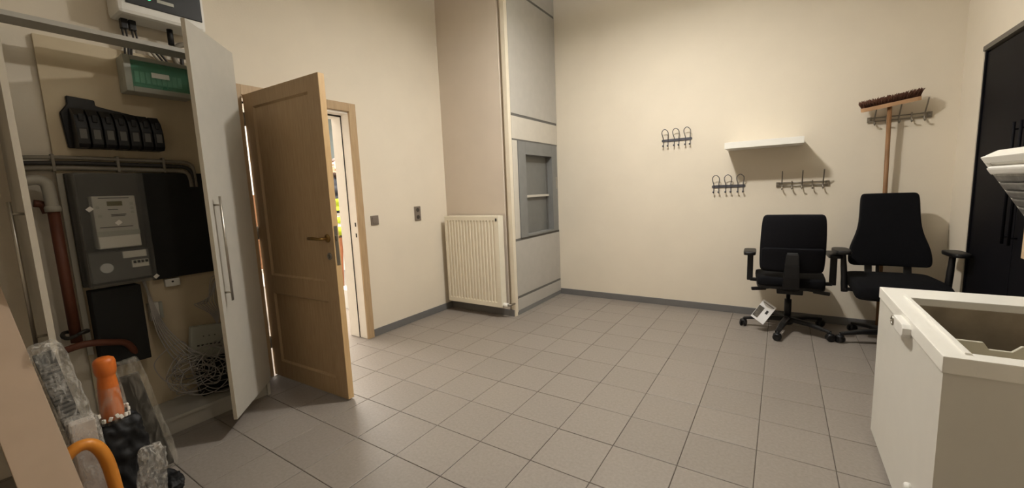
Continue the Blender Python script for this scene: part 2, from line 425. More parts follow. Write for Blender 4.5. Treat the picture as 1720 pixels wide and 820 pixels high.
for sgn, y0 in ((-1, 0), (1, LT)):
    hx, hz = .783, 1.025
    rz = obj('handle_rosette', MB().lathe([(.026, 0), (.026, .004), (.019, .008), (.012, .010)], (hx, y0, hz), 24, Matrix.Rotation(PI / 2 * (1 if sgn < 0 else -1), 3, 'X')), 'brass', dr, 'worn brass rosette', True)
    obj('lever_handle', MB().tube([(hx, y0, hz), (hx, y0 + sgn * .03, hz), (hx - .006, y0 + sgn * .046, hz), (hx - .03, y0 + sgn * .05, hz), (hx - .08, y0 + sgn * .05, hz + .003), (hx - .125, y0 + sgn * .046, hz + .001)], [.009, .009, .009, .0085, .0095, .011, .010], 12, 5), 'brass', rz, None, True)
    obj('lock_cylinder', MB().lathe([(.022, 0), (.022, .004), (.018, .007), (.009, .007), (.009, .003)], (hx + .005, y0, .915), 24, Matrix.Rotation(PI / 2 * (1 if sgn < 0 else -1), 3, 'X')), 'nickel', dr, 'dull metal lock cylinder', True)
lp = obj('lock_plate', MB().box(LW + .0005, LW + .003, .009, .031, .86, 1.10, .001), 'nickel', dr, 'dull metal lock plate on door edge', True)
obj('latch', MB().box(LW + .002, LW + .012, .014, .026, 1.01, 1.04, .002), 'nickel', lp, None, True)
for z in (.2, 1.0, 1.78):
    obj('hinge', MB().tube([(-.006, -.004, z), (-.006, -.004, z + .09)], .008, 10), 'nickel', dr, 'dull metal barrel hinge', True)

# ---------------------------------------------------------------- next room behind the doorway
struct('floor_hall', MB().box(-3.4, 0, -1.2, 3.6, -.08, -.002), 'tile')
struct('wall_hall_back', MB().box(-3.6, -3.4, -1.2, 3.6, 0, 2.8), 'hallwall')
struct('wall_hall_side', MB().box(-3.4, -WT, 3.4, 3.6, 0, 2.8), 'hallwall')
struct('wall_hall_end', MB().box(-3.4, -WT, -1.4, -1.2, 0, 2.8), 'hallwall')
struct('ceiling_hall', MB().box(-3.6, -WT, -1.4, 3.6, 2.8, 2.9), 'ceil')
lt = thing('added_light_panel', 'added square light panel standing in for daylight in the room beyond the open door', 'ceiling light', (-1.5, 1.2, 2.64))  # added glowing panel, replaces the daylight of the next room
obj('panel_frame', MB().box(-2.32, -.68, .38, 2.02, 2.66, 2.8, .004), 'shade', lt)
obj('diffuser', MB().box(-2.30, -.70, .40, 2.0, 2.645, 2.662), 'panel_glow', lt)
tag(obj('wall_panel', MB().box(-3.40, -3.36, 2.25, 3.2, 1.75, 2.75, .004), 'hallgrey'), 'grey-blue wall panel high up behind the hi-vis person', 'panel')

# ---------------------------------------------------------------- radiator
rd = thing('radiator', 'white ribbed panel radiator mounted low on the column wall', 'radiator', (.42, 1.80, .11))
x0, x1, z0, z1, yf = .075, .772, .115, 1.035, 1.74
def ribbed(y, sgn):
    mb = MB(); prof = [(x0, y)]; n = 16; a = x0 + .02; p = (x1 - .04 - a) / n; d = .015 * sgn
    for k in range(n):
        c = a + p * k
        prof += [(c + p * .18, y), (c + p * .32, y + d), (c + p * .68, y + d), (c + p * .82, y)]
    prof.append((x1, y))
    zz = [(z0, 0), (z0 + .045, 0), (z0 + .06, 1), (z1 - .055, 1), (z1 - .04, 0), (z1 - .004, 0), (z1, -.5)]
    rows = [[mb.b.verts.new((px, y + (py - y) * max(w, 0) + (.004 * sgn if w < 0 else 0), z)) for px, py in prof] for z, w in zz]
    for r0, r1 in zip(rows, rows[1:]):
        for i in range(len(prof) - 1):
            mb.b.faces.new((r0[i], r0[i + 1], r1[i + 1], r1[i]) if sgn > 0 else (r0[i + 1], r0[i], r1[i], r1[i + 1]))
    mb.box(x0, x1, y + (.010 if sgn > 0 else -.022), y + (.022 if sgn > 0 else -.010), z0, z1 - .005)
    return mb
obj('front_panel', ribbed(yf, 1), 'rad', rd)
obj('rear_panel', ribbed(yf + .095, -1), 'rad', rd)
for xa in (x0 - .001, x1 - .012):
    mb = MB().box(xa, xa + .013, yf + .004, yf + .093, z0 + .01, z1, .003)
    obj('side_cover', mb, 'rad', rd)
gr = MB()
for k in range(22):
    xx = x0 + .02 + k * .0305
    gr.box(xx, xx + .016, yf + .02, yf + .08, z1 - .004, z1 + .003)
gr.box(x0, x1, yf + .003, yf + .02, z1 - .004, z1 + .004, .001); gr.box(x0, x1, yf + .078, yf + .093, z1 - .004, z1 + .004, .001)
obj('top_grille', gr, 'rad', rd)
obj('air_vent', MB().box(x1 - .03, x1 - .012, yf - .004, yf + .012, z1 - .05, z1 - .02, .003), 'seal', rd, 'small black bleed vent')
vx = x1 + .005
vb = obj('valve_body', MB().tube([(vx - .02, yf + .045, .135), (vx + .055, yf + .045, .135), (vx + .07, yf + .06, .135), (vx + .072, 1.872, .135)], .010, 10), 'nickel', rd, 'dull metal valve and pipe')
obj('valve_knob', MB().lathe([(.018, 0), (.022, .004), (.022, .05), (.017, .058)], (vx + .045, yf + .045, .135), 16, Matrix.Rotation(-PI / 2, 3, 'Y')), 'white', vb, 'white thermostat knob')
obj('wall_bracket', MB().box(.2, .23, yf + .095, 1.87, .2, .98), 'rad', rd); obj('wall_bracket', MB().box(.62, .65, yf + .095, 1.87, .2, .98), 'rad', rd)
obj('plug', MB().tube([(x0 - .02, yf + .045, .15), (x0 + .01, yf + .045, .15)], .012, 10), 'seal', rd, 'black end plug')

# switch and socket on the left wall
sw = thing('light_switch', 'grey square light switch beside the oak door casing', 'switch', (0, .896, 1.02))
obj('cover_plate', MB().box(0, .009, .855, .937, 1.02, 1.105, .003), 'switch', sw)
obj('rocker', MB().box(.008, .014, .868, .924, 1.035, 1.09, .003), 'switch', sw)
so = thing('wall_socket', 'grey double power socket between the door and the radiator', 'socket', (0, 1.427, 1.015))
obj('cover_plate', MB().box(0, .010, 1.387, 1.467, 1.018, 1.16, .003), 'switch', so)
for zc in (1.053, 1.125):
    rc = obj('outlet', MB().lathe([(.021, 0), (.021, .002), (.019, .0025)], (.0095, 1.427, zc), 20, Matrix.Rotation(PI / 2, 3, 'Y')), 'switch2', so, 'dark round outlet')
    obj('pin_hole', MB().box(.0115, .0128, 1.415, 1.42, zc - .003, zc + .003), 'seal', rc); obj('pin_hole', MB().box(.0115, .0128, 1.434, 1.439, zc - .003, zc + .003), 'seal', rc)

# ---------------------------------------------------------------- wall shelf
sh = thing('wall_shelf', 'white floating shelf on the cream wall between the hook racks', 'shelf', (2.94, BY - .15, 1.56))
obj('shelf_board', MB().box(2.652, 3.226, BY - .30, BY, 1.566, 1.620, .002), 'whiteshelf', sh)
obj('end_cap', MB().box(2.650, 2.6525, BY - .298, BY - .002, 1.568, 1.618), 'whiteshelf', sh)
obj('end_cap', MB().box(3.2255, 3.228, BY - .298, BY - .002, 1.568, 1.618), 'whiteshelf', sh)

# coat racks
def loop_rack(x, z, w, label):
    t = thing('hook_rack', label, 'coat rack', (x, BY - .01, z - .02))
    ol = []
    for k in range(9): a = -PI / 2 + PI * k / 8; ol.append((w / 2 - .012 + .012 * math.cos(a), .013 * math.sin(a)))
    for k in range(9): a = PI / 2 + PI * k / 8; ol.append((-w / 2 + .012 + .012 * math.cos(a), .013 * math.sin(a)))
    obj('back_bar', MB().prism(ol, (x, BY, z), (1, 0, 0), (0, 0, 1), (0, -.008, 0), .001, 1), 'wire', t)
    for k in (-1, 0, 1):
        c = x + k * w * .36
        mb = MB(); pts = []; hw = .026; y = BY - .010
        pts = [(c - hw + .004, y - .028, z - .055), (c - hw + .004, y - .020, z - .062), (c - hw + .004, y - .006, z - .05), (c - hw + .004, y, z - .02), (c - hw + .004, y - .002, z + .02), (c - hw - .004, y - .03, z + .06), (c - hw, y - .045, z + .088),
               (c, y - .054, z + .107), (c + hw, y - .045, z + .088), (c + hw + .004, y - .03, z + .06), (c + hw - .004, y - .002, z + .02), (c + hw - .004, y, z - .02), (c + hw - .004, y - .006, z - .05), (c + hw - .004, y - .020, z - .062), (c + hw - .004, y - .028, z - .055)]
        mb.tube(pts, .0036, 8, 4)
        hk = obj('wire_hook', mb, 'wire', t)
        for s in (-1, 1): obj('hook_tip', MB().ball((c + s * (hw - .004), y - .027, z - .053), .0085), 'wire', hk)
loop_rack(2.19, 1.717, .29, 'dark wire loop coat rack alone on the cream wall, higher than its twin')
loop_rack(2.66, 1.236, .285, 'wire loop coat rack below the near end of the white shelf')
def rod_rack(xa, xb, z, label):
    t = thing('hook_rail', label, 'coat rack', ((xa + xb) / 2, BY - .01, z - .03))
    for s in (-1, 1): obj('rail_rod', MB().tube([(xa, BY - .012, z + s * .014), (xb, BY - .012, z + s * .014)], .0045, 8), 'nickel', t)
    for xe in (xa, xb):
        pl = obj('end_plate', MB().box(xe - .014, xe + .014, BY - .014, BY, z - .022, z + .022, .003), 'nickel', t)
        obj('screw', MB().lathe([(.006, 0), (.004, .003)], (xe, BY - .014, z), 10, Matrix.Rotation(PI / 2, 3, 'X')), 'steel', pl)
    for k in range(5):
        c = xa + .03 + (xb - xa - .06) * k / 4; tall = k % 2 == 0; y = BY - .018
        mb = MB()
        if tall: pts = [(c, y - .085, z + .115), (c, y - .06, z + .075), (c, y - .02, z + .03), (c, y, z), (c, y - .002, z - .025), (c, y - .018, z - .045), (c, y - .036, z - .034)]
        else: pts = [(c, y - .006, z + .028), (c, y, z), (c, y - .002, z - .025), (c, y - .018, z - .045), (c, y - .036, z - .034)]
        mb.tube(pts, .0048, 8, 4); hk = obj('rail_hook', mb, 'nickel', t)
        obj('hook_tip', MB().ball((c, y - .036, z - .034), .007), 'nickel', hk)
rod_rack(3.058, 3.412, 1.234, 'steel two-rod hook rail under the far end of the white shelf')
rod_rack(3.66, 4.01, 1.722, 'steel two-rod hook rail behind the upside-down broom')

# broom: upside down, handle behind the tall chair
br = thing('broom', 'wooden push broom standing upside down against the wall behind a chair', 'broom', (3.77, 2.80, 0))
ht0, ht1 = Vector((3.795, 2.872, 0)), Vector((3.765, 2.815, 1.80))
obj('handle', MB().tube([ht0, ht0.lerp(ht1, .5), ht1], .0145, 14), 'broomwood', br)
tilt = math.atan2(.045, .32)
mx = Matrix.Translation((3.765, 2.805, 1.818)) @ Matrix.Rotation(-tilt, 4, 'Y') @ Matrix.Rotation(math.radians(12), 4, 'X')
ol = []
for k in range(11): a = -PI / 2 + PI * k / 10; ol.append((.15 + .025 * math.cos(a), .031 * math.sin(a)))
for k in range(11): a = PI / 2 + PI * k / 10; ol.append((-.15 + .025 * math.cos(a), .031 * math.sin(a)))
bb = MB(); bb.prism(ol, (0, 0, -.016), (1, 0, 0), (0, 1, 0), (0, 0, .03), .004); bmesh.ops.transform(bb.b, matrix=mx, verts=bb.b.verts)
blk = obj('head_block', bb, 'broomhead', br, 'pale wooden broom head')
bt = MB()
bt.prism([(u * .985, v * .8) for u, v in ol], (0, 0, .014), (1, 0, 0), (0, 1, 0), (0, 0, .012))
for i in range(44):
    for j in range(5):
        u = -.165 + .33 * i / 43; v = -.024 + .048 * j / 4
        if abs(u) > .15 and abs(v) > .018: continue
        e = random.uniform(.042, .058)
        bt.tube([(u, v, .012), (u * 1.08 + random.uniform(-.003, .003), v * 1.5 + random.uniform(-.004, .004), .012 + e * .6), (u * 1.13 + .006 + random.uniform(-.005, .005), v * 1.7 + random.uniform(-.005, .005), .012 + e)], [.0042, .0045, .002], 5)
bmesh.ops.transform(bt.b, matrix=mx, verts=bt.b.verts)
obj('bristles', bt, 'bristle', br, 'dark brown bristles', kind='stuff')

# ---------------------------------------------------------------- office chairs
def se(t, n): return max(0.0, 1 - abs(t) ** n) ** (1 / n)
def star_base(root, n_leg, r, a0, m='black'):
    obj('base_hub', MB().lathe([(.035, .055), (.045, .07), (.045, .10), (.03, .125), (.026, .13)], (0, 0, 0), 18), m, root, None, True)
    for k in range(5):
        a = a0 + 2 * PI * k / 5; d = Vector((math.cos(a), math.sin(a), 0)); sx = Vector((-d.y, d.x, 0))
        mb = MB()
        for p, q, wp, wq, hp, hq in ((.03, r, .028, .018, .034, .018),):
            pts = []
            P = [d * p + Vector((0, 0, .10)), d * (r * .55) + Vector((0, 0, .095)), d * r + Vector((0, 0, .072))]
            ws = [.026, .022, .016]; hs = [.02, .016, .010]; rg = []
            for c, w, h in zip(P, ws, hs):
                rg.append([mb.b.verts.new(c + sx * (w * cx) + Vector((0, 0, h * cz))) for cx, cz in ((-1, -.8), (-.7, -1), (.7, -1), (1, -.8), (1, .6), (.6, 1), (-.6, 1), (-1, .6))])
            for A, B in zip(rg, rg[1:]):
                for i in range(8): mb.b.faces.new((A[i], A[(i + 1) % 8], B[(i + 1) % 8], B[i]))
            mb.b.faces.new(rg[0]); mb.b.faces.new(rg[-1][::-1]); bmesh.ops.recalc_face_normals(mb.b, faces=mb.b.faces)
        lg = obj('base_leg', mb, m, root, None, True)
        cw = MB(); c = d * r + Vector((0, 0, .03))
        ca_ = random.uniform(0, PI); ax = Vector((math.cos(ca_), math.sin(ca_), 0))
        rotm = Vector((0, 0, 1)).rotation_difference(ax).to_matrix()
        for s in (-1, 1):
            cw.lathe([(.012, -.008), (.026, -.009), (.030, -.005), (.030, .005), (.026, .009), (.012, .008)], c + ax * (s * .015), 18, rotm)
        cw.tube([c, c + Vector((0, 0, .045))], .007, 8)
        cw.lathe([(.030, 0), (.026, .014), (.012, .02)], c + Vector((0, 0, .014)), 14)
        obj('caster', cw, m, lg, None, True)

def seat_pad(hw, d, z, t, front_drop=.02, y0=0):
    def f(u, v, s):
        x = u * hw * se(v, 9) ** .5 * (1 - .04 * (1 - v))
        y = y0 + v * d
        e = (se(u, 5) * se(v, 5)) ** .55
        return (x, y, z + s * t / 2 * e - (front_drop * max(0, v) ** 3))
    return MB().pad(f, 22, 22)

# task chair seen from behind: +y is the way it faces
tc = thing('task_chair', 'black mesh-back task chair turned to the wall with a leaflet on its base', 'chair', (3.165, 2.565, 0), math.radians(2))
star_base(tc, 5, .325, math.radians(186 - 2))
obj('gas_lift', MB().lathe([(.026, .11), (.026, .27), (.015, .272), (.015, .36)], (0, 0, 0), 16), 'black', tc, None, True)
obj('piston', MB().tube([(0, 0, .27), (0, 0, .345)], .0135, 14), 'chrome', tc, 'shiny metal piston', True)
obj('mechanism', MB().box(-.09, .09, -.16, .10, .345, .40, .012), 'black', tc, None, True)
for s in (-1, 1):
    lv = obj('lever', MB().tube([(s * .06, -.02, .372), (s * .17, -.05, .362)], .0075, 10), 'black', tc, None, True)
    obj('lever_grip', MB().bar((s * .165, -.05, .362), (s * .27, -.08, .356), .03, .026, bev=.006), 'black', lv, None, True)
obj('seat', seat_pad(.25, .235, .452, .085, .03, .02), 'fabric', tc, None, True)
obj('seat_pan', MB().pad(lambda u, v, s: (u * .235 * se(v, 6) ** .5, .01 + v * .22, .412 + s * .02 * (se(u, 6) * se(v, 6)) ** .5), 14, 14), 'black', tc, None, True)
def tback(u, v, s):
    z = .76 + v * .24
    hw = .203 + .012 * (1 - v) * .5 + .008 * math.cos(v * 1.4)
    x = u * hw * se(v, 9) ** .45
    z = .77 + v * .235
    y = -.235 - .05 * math.sin((v + .15) * 1.2) + .035 * u * u
    e = (se(u, 7) * se(v, 7)) ** .5
    return (x, y + s * .016 * e, z)
bk = obj('backrest', MB().pad(tback, 26, 26), 'mesh', tc, None, True)
def shell(u, v, s):
    x = u * .208 * se(v, 8) ** .45; z = .643 + v * .098
    y = -.240 + .035 * u * u - .03 * v
    e = (se(u, 7) * se(v, 7)) ** .5
    return (x, y + s * .012 * e, z)
obj('lumbar_shell', MB().pad(shell, 20, 14), 'mesh', tc, None, True)
sp = MB(); rg = []
for y, z, w, t in ((-.285, .705, .04, .012), (-.295, .62, .047, .018), (-.285, .52, .053, .024), (-.24, .43, .055, .03), (-.14, .385, .055, .025)):
    rg.append([sp.b.verts.new((w * a, y + t * b * .6, z + t * c)) for a, b, c in ((-1, -1, -.6), (1, -1, -.6), (1, 1, .6), (-1, 1, .6))])
for A, B in zip(rg, rg[1:]):
    for i in range(4): sp.b.faces.new((A[i], A[(i + 1) % 4], B[(i + 1) % 4], B[i]))
sp.b.faces.new(rg[0]); sp.b.faces.new(rg[-1][::-1]); bmesh.ops.recalc_face_normals(sp.b, faces=sp.b.faces)
bmesh.ops.bevel(sp.b, geom=sp.b.edges[:], offset=.006, segments=2, affect='EDGES')
obj('back_spine', sp, 'black', tc, None, True)
for s in (-1, 1):
    am = MB(); am.bar((s * .18, -.03, .425), (s * .285, -.05, .435), .045, .026, bev=.006); am.bar((s * .285, -.05, .425), (s * .285, -.05, .655), .045, .028, up=(0, 1, 0), bev=.008)
    ar = obj('armrest', am, 'black', tc, None, True)
    obj('arm_pad', MB().pad(lambda u, v, q, s=s: (s * .29 + u * .047 * se(v, 4) ** .5, -.02 + v * .125, .668 + q * .017 * (se(u, 5) * se(v, 5)) ** .5), 12, 12), 'black', ar, None, True)

# tall upholstered chair facing the room
uc = thing('office_chair', 'black upholstered office chair with flared tall back facing the room in the corner', 'chair', (3.80, 2.50, 0), math.radians(180 + 4))
star_base(uc, 5, .31, math.radians(14))
obj('gas_lift', MB().lathe([(.028, .11), (.028, .26), (.016, .262), (.016, .38)], (0, 0, 0), 16), 'black', uc, None, True)
obj('mechanism', MB().box(-.10, .10, -.15, .12, .36, .425, .012), 'black', uc, None, True)
obj('lever', MB().bar((.10, .10, .40), (.20, .14, .385), .04, .03, bev=.006), 'black', uc, None, True)
obj('seat', seat_pad(.265, .25, .475, .11, .04, .03), 'fabric', uc, None, True)
def ub(u, v, s):
    h = (v + 1) / 2
    w = .170 + .066 * (1 / (1 + math.exp((h - .36) * 11))) + .012 * (1 - h)
    x = u * w * se(v, 10) ** .5
    z = .585 + h * .555 * (1) 
    y = -.155 - .075 * h + .03 * u * u * (1 - h)
    e = (se(u, 6) * se(v, 6)) ** .5
    return (x, y + s * .036 * e, z)
obj('backrest', MB().pad(ub, 26, 30), 'fabric', uc, None, True)
for s in (-1, 1):
    obj('back_bar', MB().bar((s * .115, -.10, .42), (s * .115, -.185, .72), .045, .016, up=(0, 1, 0), bev=.003), 'black', uc, None, True)
obj('adjuster_post', MB().tube([(.055, -.13, .42), (.055, -.18, .66)], .011, 10), 'black', uc, None, True)
for s in (-1, 1):
    am = MB()
    am.bar((s * .20, .02, .415), (s * .285, .03, .42), .05, .02, bev=.004)
    am.tube([(s * .283, .03, .40), (s * .292, .03, .55), (s * .302, .02, .705)], [.022, .02, .018], 10, 4)
    ar = obj('armrest', am, 'black', uc, None, True)
    obj('arm_pad', MB().pad(lambda u, v, q, s=s: (s * .315 + u * .055 * se(v, 2.6) ** .6, .03 + v * .12, .715 + q * .016 * (se(u, 4) * se(v, 4)) ** .5), 14, 14), 'black', ar, None, True)

# leaflet resting on the base leg of the task chair
lf = thing('leaflet', 'white printed leaflet propped on the task chair base', 'leaflet', (2.99, 2.47, .10))
A, B, Cc, Dd = Vector((2.992, 2.47, .272)), Vector((3.085, 2.45, .212)), Vector((2.995, 2.42, .075)), Vector((2.902, 2.44, .125))
lmb = MB(); n = 8; rows = []
nrm = (B - A).cross(Dd - A).normalized()
def leaf_pt(u, v, off=0): return A + (B - A) * u + (Dd - A) * v - (nrm if nrm.y > 0 else -nrm) * (.016 * math.sin(max(0, v - .55) * 3.5) + off)
def leaf_patch(u0, u1, v0, v1, off, n=6):
    mb = MB(); g = [[mb.b.verts.new(leaf_pt(u0 + (u1 - u0) * i / n, v0 + (v1 - v0) * j / n, off)) for j in range(n + 1)] for i in range(n + 1)]
    for i in range(n):
        for j in range(n): mb.b.faces.new((g[i][j], g[i + 1][j], g[i + 1][j + 1], g[i][j + 1]))
    ex = bmesh.ops.extrude_face_region(mb.b, geom=mb.b.faces[:])
    dv = (nrm if nrm.y > 0 else -nrm) * .0006
    for e in ex['geom']:
        if isinstance(e, bmesh.types.BMVert): e.co += dv
    bmesh.ops.recalc_face_normals(mb.b, faces=mb.b.faces)
    return mb
obj('sheet', leaf_patch(0, 1, 0, 1, 0, 10), 'paper', lf)
obj('printed_photo', leaf_patch(.02, .42, .32, .9, .0008), 'photo', lf, 'dark printed photograph')
obj('printed_block', leaf_patch(.62, .78, .35, .55, .0008), 'ink', lf, 'small dark printed block')
obj('printed_line', leaf_patch(.12, .9, .08, .11, .0008), 'photo', lf)
tag(lf, 'white printed leaflet propped on the task chair base', 'leaflet')

# ---------------------------------------------------------------- chest freezer
fx0, fx1, fy0, fy1, fh = 3.498, 4.112, .088, 1.01, .75
fz = thing('chest_freezer', 'white chest freezer standing open beside the dark cupboard', 'freezer', (3.8, .55, 0))
ix0, ix1, iy0, iy1 = 3.566, 4.045, .145, .83
mb = MB(); wz = .70
mb.box(fx0, ix0, fy0, fy1, .03, wz); mb.box(ix1, fx1, fy0, fy1, .03, wz); mb.box(ix0, ix1, fy0, iy0, .03, wz); mb.box(ix0, ix1, iy1, fy1, .03, wz)
mb.box(ix0, ix1, iy0, iy1, .03, .10)
bmesh.ops.remove_doubles(mb.b, verts=mb.b.verts, dist=1e-5)
obj('cabinet_body', mb, 'freezer', fz)
mb = MB()
mb.box(fx0 - .004, ix0, fy0 - .004, fy1 + .004, wz, fh, .004); mb.box(ix1, fx1 + .004, fy0 - .004, fy1 + .004, wz, fh, .004)
mb.box(ix0 - .004, ix1 + .004, fy0 - .004, iy0, wz, fh, .004); mb.box(ix0 - .004, ix1 + .004, iy1, fy1 + .004, wz, fh, .004)
mb.box(ix0 - .018, ix0 - .004, iy0 - .02, iy1 + .012, fh - .001, fh + .006, .002)
obj('rim', mb, 'freezer_rim', fz, 'bright white moulded rim')
mb = MB(); t = .006
mb.box(ix0, ix0 + t, iy0, iy1, .10, wz + .02); mb.box(ix1 - t, ix1, iy0, iy1, .10, wz + .02); mb.box(ix0, ix1, iy0, iy0 + t, .10, wz + .02); mb.box(ix0, ix1, iy1 - t, iy1, .10, wz + .02); mb.box(ix0, ix1, iy0, iy1, .10, .11)
obj('liner', mb, 'liner', fz, 'dull grey-brown inner liner')
lk = obj('lock_handle', MB().prism([(-.085, -.012), (-.07, -.026), (.03, -.03), (.075, -.016), (.085, .006), (.07, .02), (-.07, .022), (-.085, .010)], (fx0, .512, .712), (0, 1, 0), (0, 0, 1), (-.028, 0, 0), .006, 2), 'white', fz, 'white plastic lock handle')
obj('key_ring', MB().tube([(fx0 - .029, .575 + .016 * math.cos(a), .710 + .016 * math.sin(a)) for a in [2 * PI * k / 14 for k in range(15)]], .004, 8), 'steel', lk)
obj('drain_cap', MB().lathe([(.016, 0), (.016, .012), (.010, .018)], (fx0, .30, .19), 16, Matrix.Rotation(-PI / 2, 3, 'Y')), 'white', fz, 'white drain cap')
for px_, py_ in ((fx0 + .05, fy0 + .05), (fx1 - .05, fy0 + .05), (fx0 + .05, fy1 - .05), (fx1 - .05, fy1 - .05)):
    obj('foot', MB().lathe([(.02, 0), (.024, .004), (.024, .03)], (px_, py_, 0), 12), 'black', fz)
# lid, opened about 60 degrees
hg = Vector((4.100, 0, .782)); dl = Vector((-.493, 0, .870)).normalized(); nl = Vector((-.870, 0, -.493))   # nl: inner side
LL = .638
def lidbox(a0, a1, y0, y1, n0, n1, bev=0):
    m2 = MB(); m2.box(a0, a1, y0, y1, n0, n1, bev)
    m4 = Matrix(((dl.x, 0, nl.x, hg.x), (0, 1, 0, 0), (dl.z, 0, nl.z, hg.z), (0, 0, 0, 1)))
    bmesh.ops.transform(m2.b, matrix=m4, verts=m2.b.verts); bmesh.ops.recalc_face_normals(m2.b, faces=m2.b.faces); return m2
ld = obj('lid', lidbox(0, LL, fy0, fy1 - .02, -.045, 0, .006), 'freezer_rim', fz, 'raised white lid')
fr = MB()
for a in ((0, .03, fy0, fy1 - .02), (LL - .03, LL, fy0, fy1 - .02), (.03, LL - .03, fy0, fy0 + .03), (.03, LL - .03, fy1 - .034, fy1 - .02)): fr.add(lidbox(*a, 0, .012, .003))
obj('lid_rim', fr, 'freezer_rim', ld)
gk = MB()
for a in ((.03, .055, fy0 + .03, fy1 - .034), (LL - .078, LL - .046, fy0 + .03, fy1 - .034), (.055, LL - .078, fy0 + .03, fy0 + .05)): gk.add(lidbox(*a, 0, .022, .008))
obj('gasket', gk, 'white', ld, 'white rubber gasket')
for k in range(13):
    a0 = .060 + k * .0385
    obj('liner_rib', lidbox(a0, a0 + .036, fy0 + .055, fy1 - .036, 0, .017, .007), 'foil', ld, 'silver foil liner rib')
for y in (fy0 + .15, fy1 - .2):
    obj('hinge', MB().bar((4.108, y, .68), (4.108, y, .79), .05, .012, up=(0, 1, 0), bev=.002), 'white', fz)
# storage basket inside the freezer
bs = thing('freezer_basket', 'cream plastic basket with a notched edge hanging inside the chest freezer', 'basket', (3.8, .4, .42))
prof = [(3.58, .42), (4.03, .42), (4.03, .735), (3.85, .737), (3.838, .737), (3.815, .712), (3.757, .712), (3.742, .737), (3.58, .737)]
ol = [(x - 3.8, z - .42 - .10) for x, z in prof]
for i in range(2): ol[i] = (ol[i][0], 0)
obj('notched_wall', MB().prism(ol, (3.8, .66, .42), (1, 0, 0), (0, 0, 1), (0, .012, 0), .002, 1), 'basket', bs)
obj('notched_wall', MB().prism(ol, (3.8, .20, .42), (1, 0, 0), (0, 0, 1), (0, .012, 0), .002, 1), 'basket', bs)
obj('side_wall', MB().box(3.578, 3.590, .20, .672, .42, .625, .002), 'basket', bs); obj('side_wall', MB().box(4.020, 4.032, .20, .672, .42, .625, .002), 'basket', bs)
obj('basket_floor', MB().box(3.58, 4.03, .20, .672, .415, .428, .002), 'basket', bs)

# ---------------------------------------------------------------- dark cupboard in the right wall
cu = thing('tall_cupboard', 'tall dark navy built-in cupboard in the wall behind the freezer', 'cupboard', (4.45, 1.9, 0))
obj('carcass', MB().box(RX + .036, RX + .6, CY0 + .003, CY1 - .003, 0, CZT - .034, .002), 'cab_dark', cu)
obj('side_frame', MB().box(RX + .004, RX + .036, CY1 - .022, CY1 - .002, 0, CZT - .034, .002), 'cab_dark', cu)
obj('side_frame', MB().box(RX + .004, RX + .036, CY0 + .002, CY0 + .022, 0, CZT - .034, .002), 'cab_dark', cu)
for y0_, y1_, hy in ((1.905, CY1 - .026, 1.945), (CY0 + .026, 1.899, 1.86)):
    dd = obj('door', MB().box(RX + .012, RX + .034, y0_, y1_, .09, CZT - .045, .003), 'cab_dark', cu)
    mb = MB().tube([(RX - .018, hy, .86), (RX - .018, hy, 1.54)], .007, 10); mb.tube([(RX + .013, hy, .90), (RX - .018, hy, .90)], .005, 8); mb.tube([(RX + .013, hy, 1.50), (RX - .018, hy, 1.50)], .005, 8)
    obj('handle', mb, 'cab_dark', dd)
obj('kick_plate', MB().box(RX + .02, RX + .034, CY0 + .026, CY1 - .026, 0, .085), 'cab_dark', cu)
tag(obj('wooden_batten', MB().box(RX - .032, RX - .019, 1.30, 1.66, .82, 1.42, .002), 'batten'), 'pale wooden board hung on the dark cupboard door under the freezer lid', 'board')

# ---------------------------------------------------------------- utility cabinet on the left wall
uc2 = thing('utility_cabinet', 'grey laminate utility cabinet standing open with both doors swung out', 'cabinet', (.15, -.72, 0))
CX = .29; CA, CB = -1.19, -.275
obj('back_board', MB().box(.002, .022, -1.03, CB - .02, .09, 2.13, .002), 'board', uc2, 'cream wooden back board')
obj('side_panel', MB().box(.002, CX, CB - .018, CB, 0, 2.135, .001), 'cab', uc2)
obj('side_panel', MB().box(.002, CX, CA, CA + .018, 0, 2.135, .001), 'cab', uc2)
obj('top_rail', MB().box(CX - .125, CX, CA + .018, CB - .018, 2.108, 2.13, .001), 'cab', uc2)
obj('bottom_panel', MB().box(.022, CX, CA + .018, CB - .018, .082, .10, .001), 'cab', uc2)
obj('plinth', MB().box(CX - .03, CX - .012, CA + .018, CB - .018, 0, .082, .001), 'cab', uc2)
def cab_door(hx, hy, ang, w, mirror, z0=.105, z1=2.165):
    """door hinged at (hx,hy); ang is the direction from hinge to free edge; outer face on the side of mirror"""
    d = Vector((math.cos(ang), math.sin(ang), 0)); nrm = Vector((-d.y, d.x, 0)) * mirror
    m4 = Matrix(((d.x, nrm.x, 0, hx), (d.y, nrm.y, 0, hy), (0, 0, 1, 0), (0, 0, 0, 1)))
    def tr(mb):
        bmesh.ops.transform(mb.b, matrix=m4, verts=mb.b.verts); bmesh.ops.recalc_face_normals(mb.b, faces=mb.b.faces); return mb
    do = obj('door', tr(MB().box(0, w, -.018, 0, z0, z1, .001)), 'cab', uc2)
    obj('edge_band', tr(MB().box(w, w + .001, -.018, 0, z0, z1)), 'cab_edge', do)
    hb = MB(); xh = w - .045
    hb.tube([(xh, .032, .755), (xh, .032, 1.31)], .006, 12)
    hb.tube([(xh, 0, .80), (xh, .032, .80)], .005, 8); hb.tube([(xh, 0, 1.265), (xh, .032, 1.265)], .005, 8)
    obj('bar_handle', tr(hb), 'steel', do, 'brushed steel bar handle')
    for z in (.25, 1.1, 1.95): obj('hinge', tr(MB().box(.004, .05, -.03, -.018, z, z + .05, .003)), 'nickel', do)
cab_door(.300, -.268, math.atan2(-.352, .352), .500, 1)
cab_door(.306, -1.213, math.radians(-4.5), .49, -1)

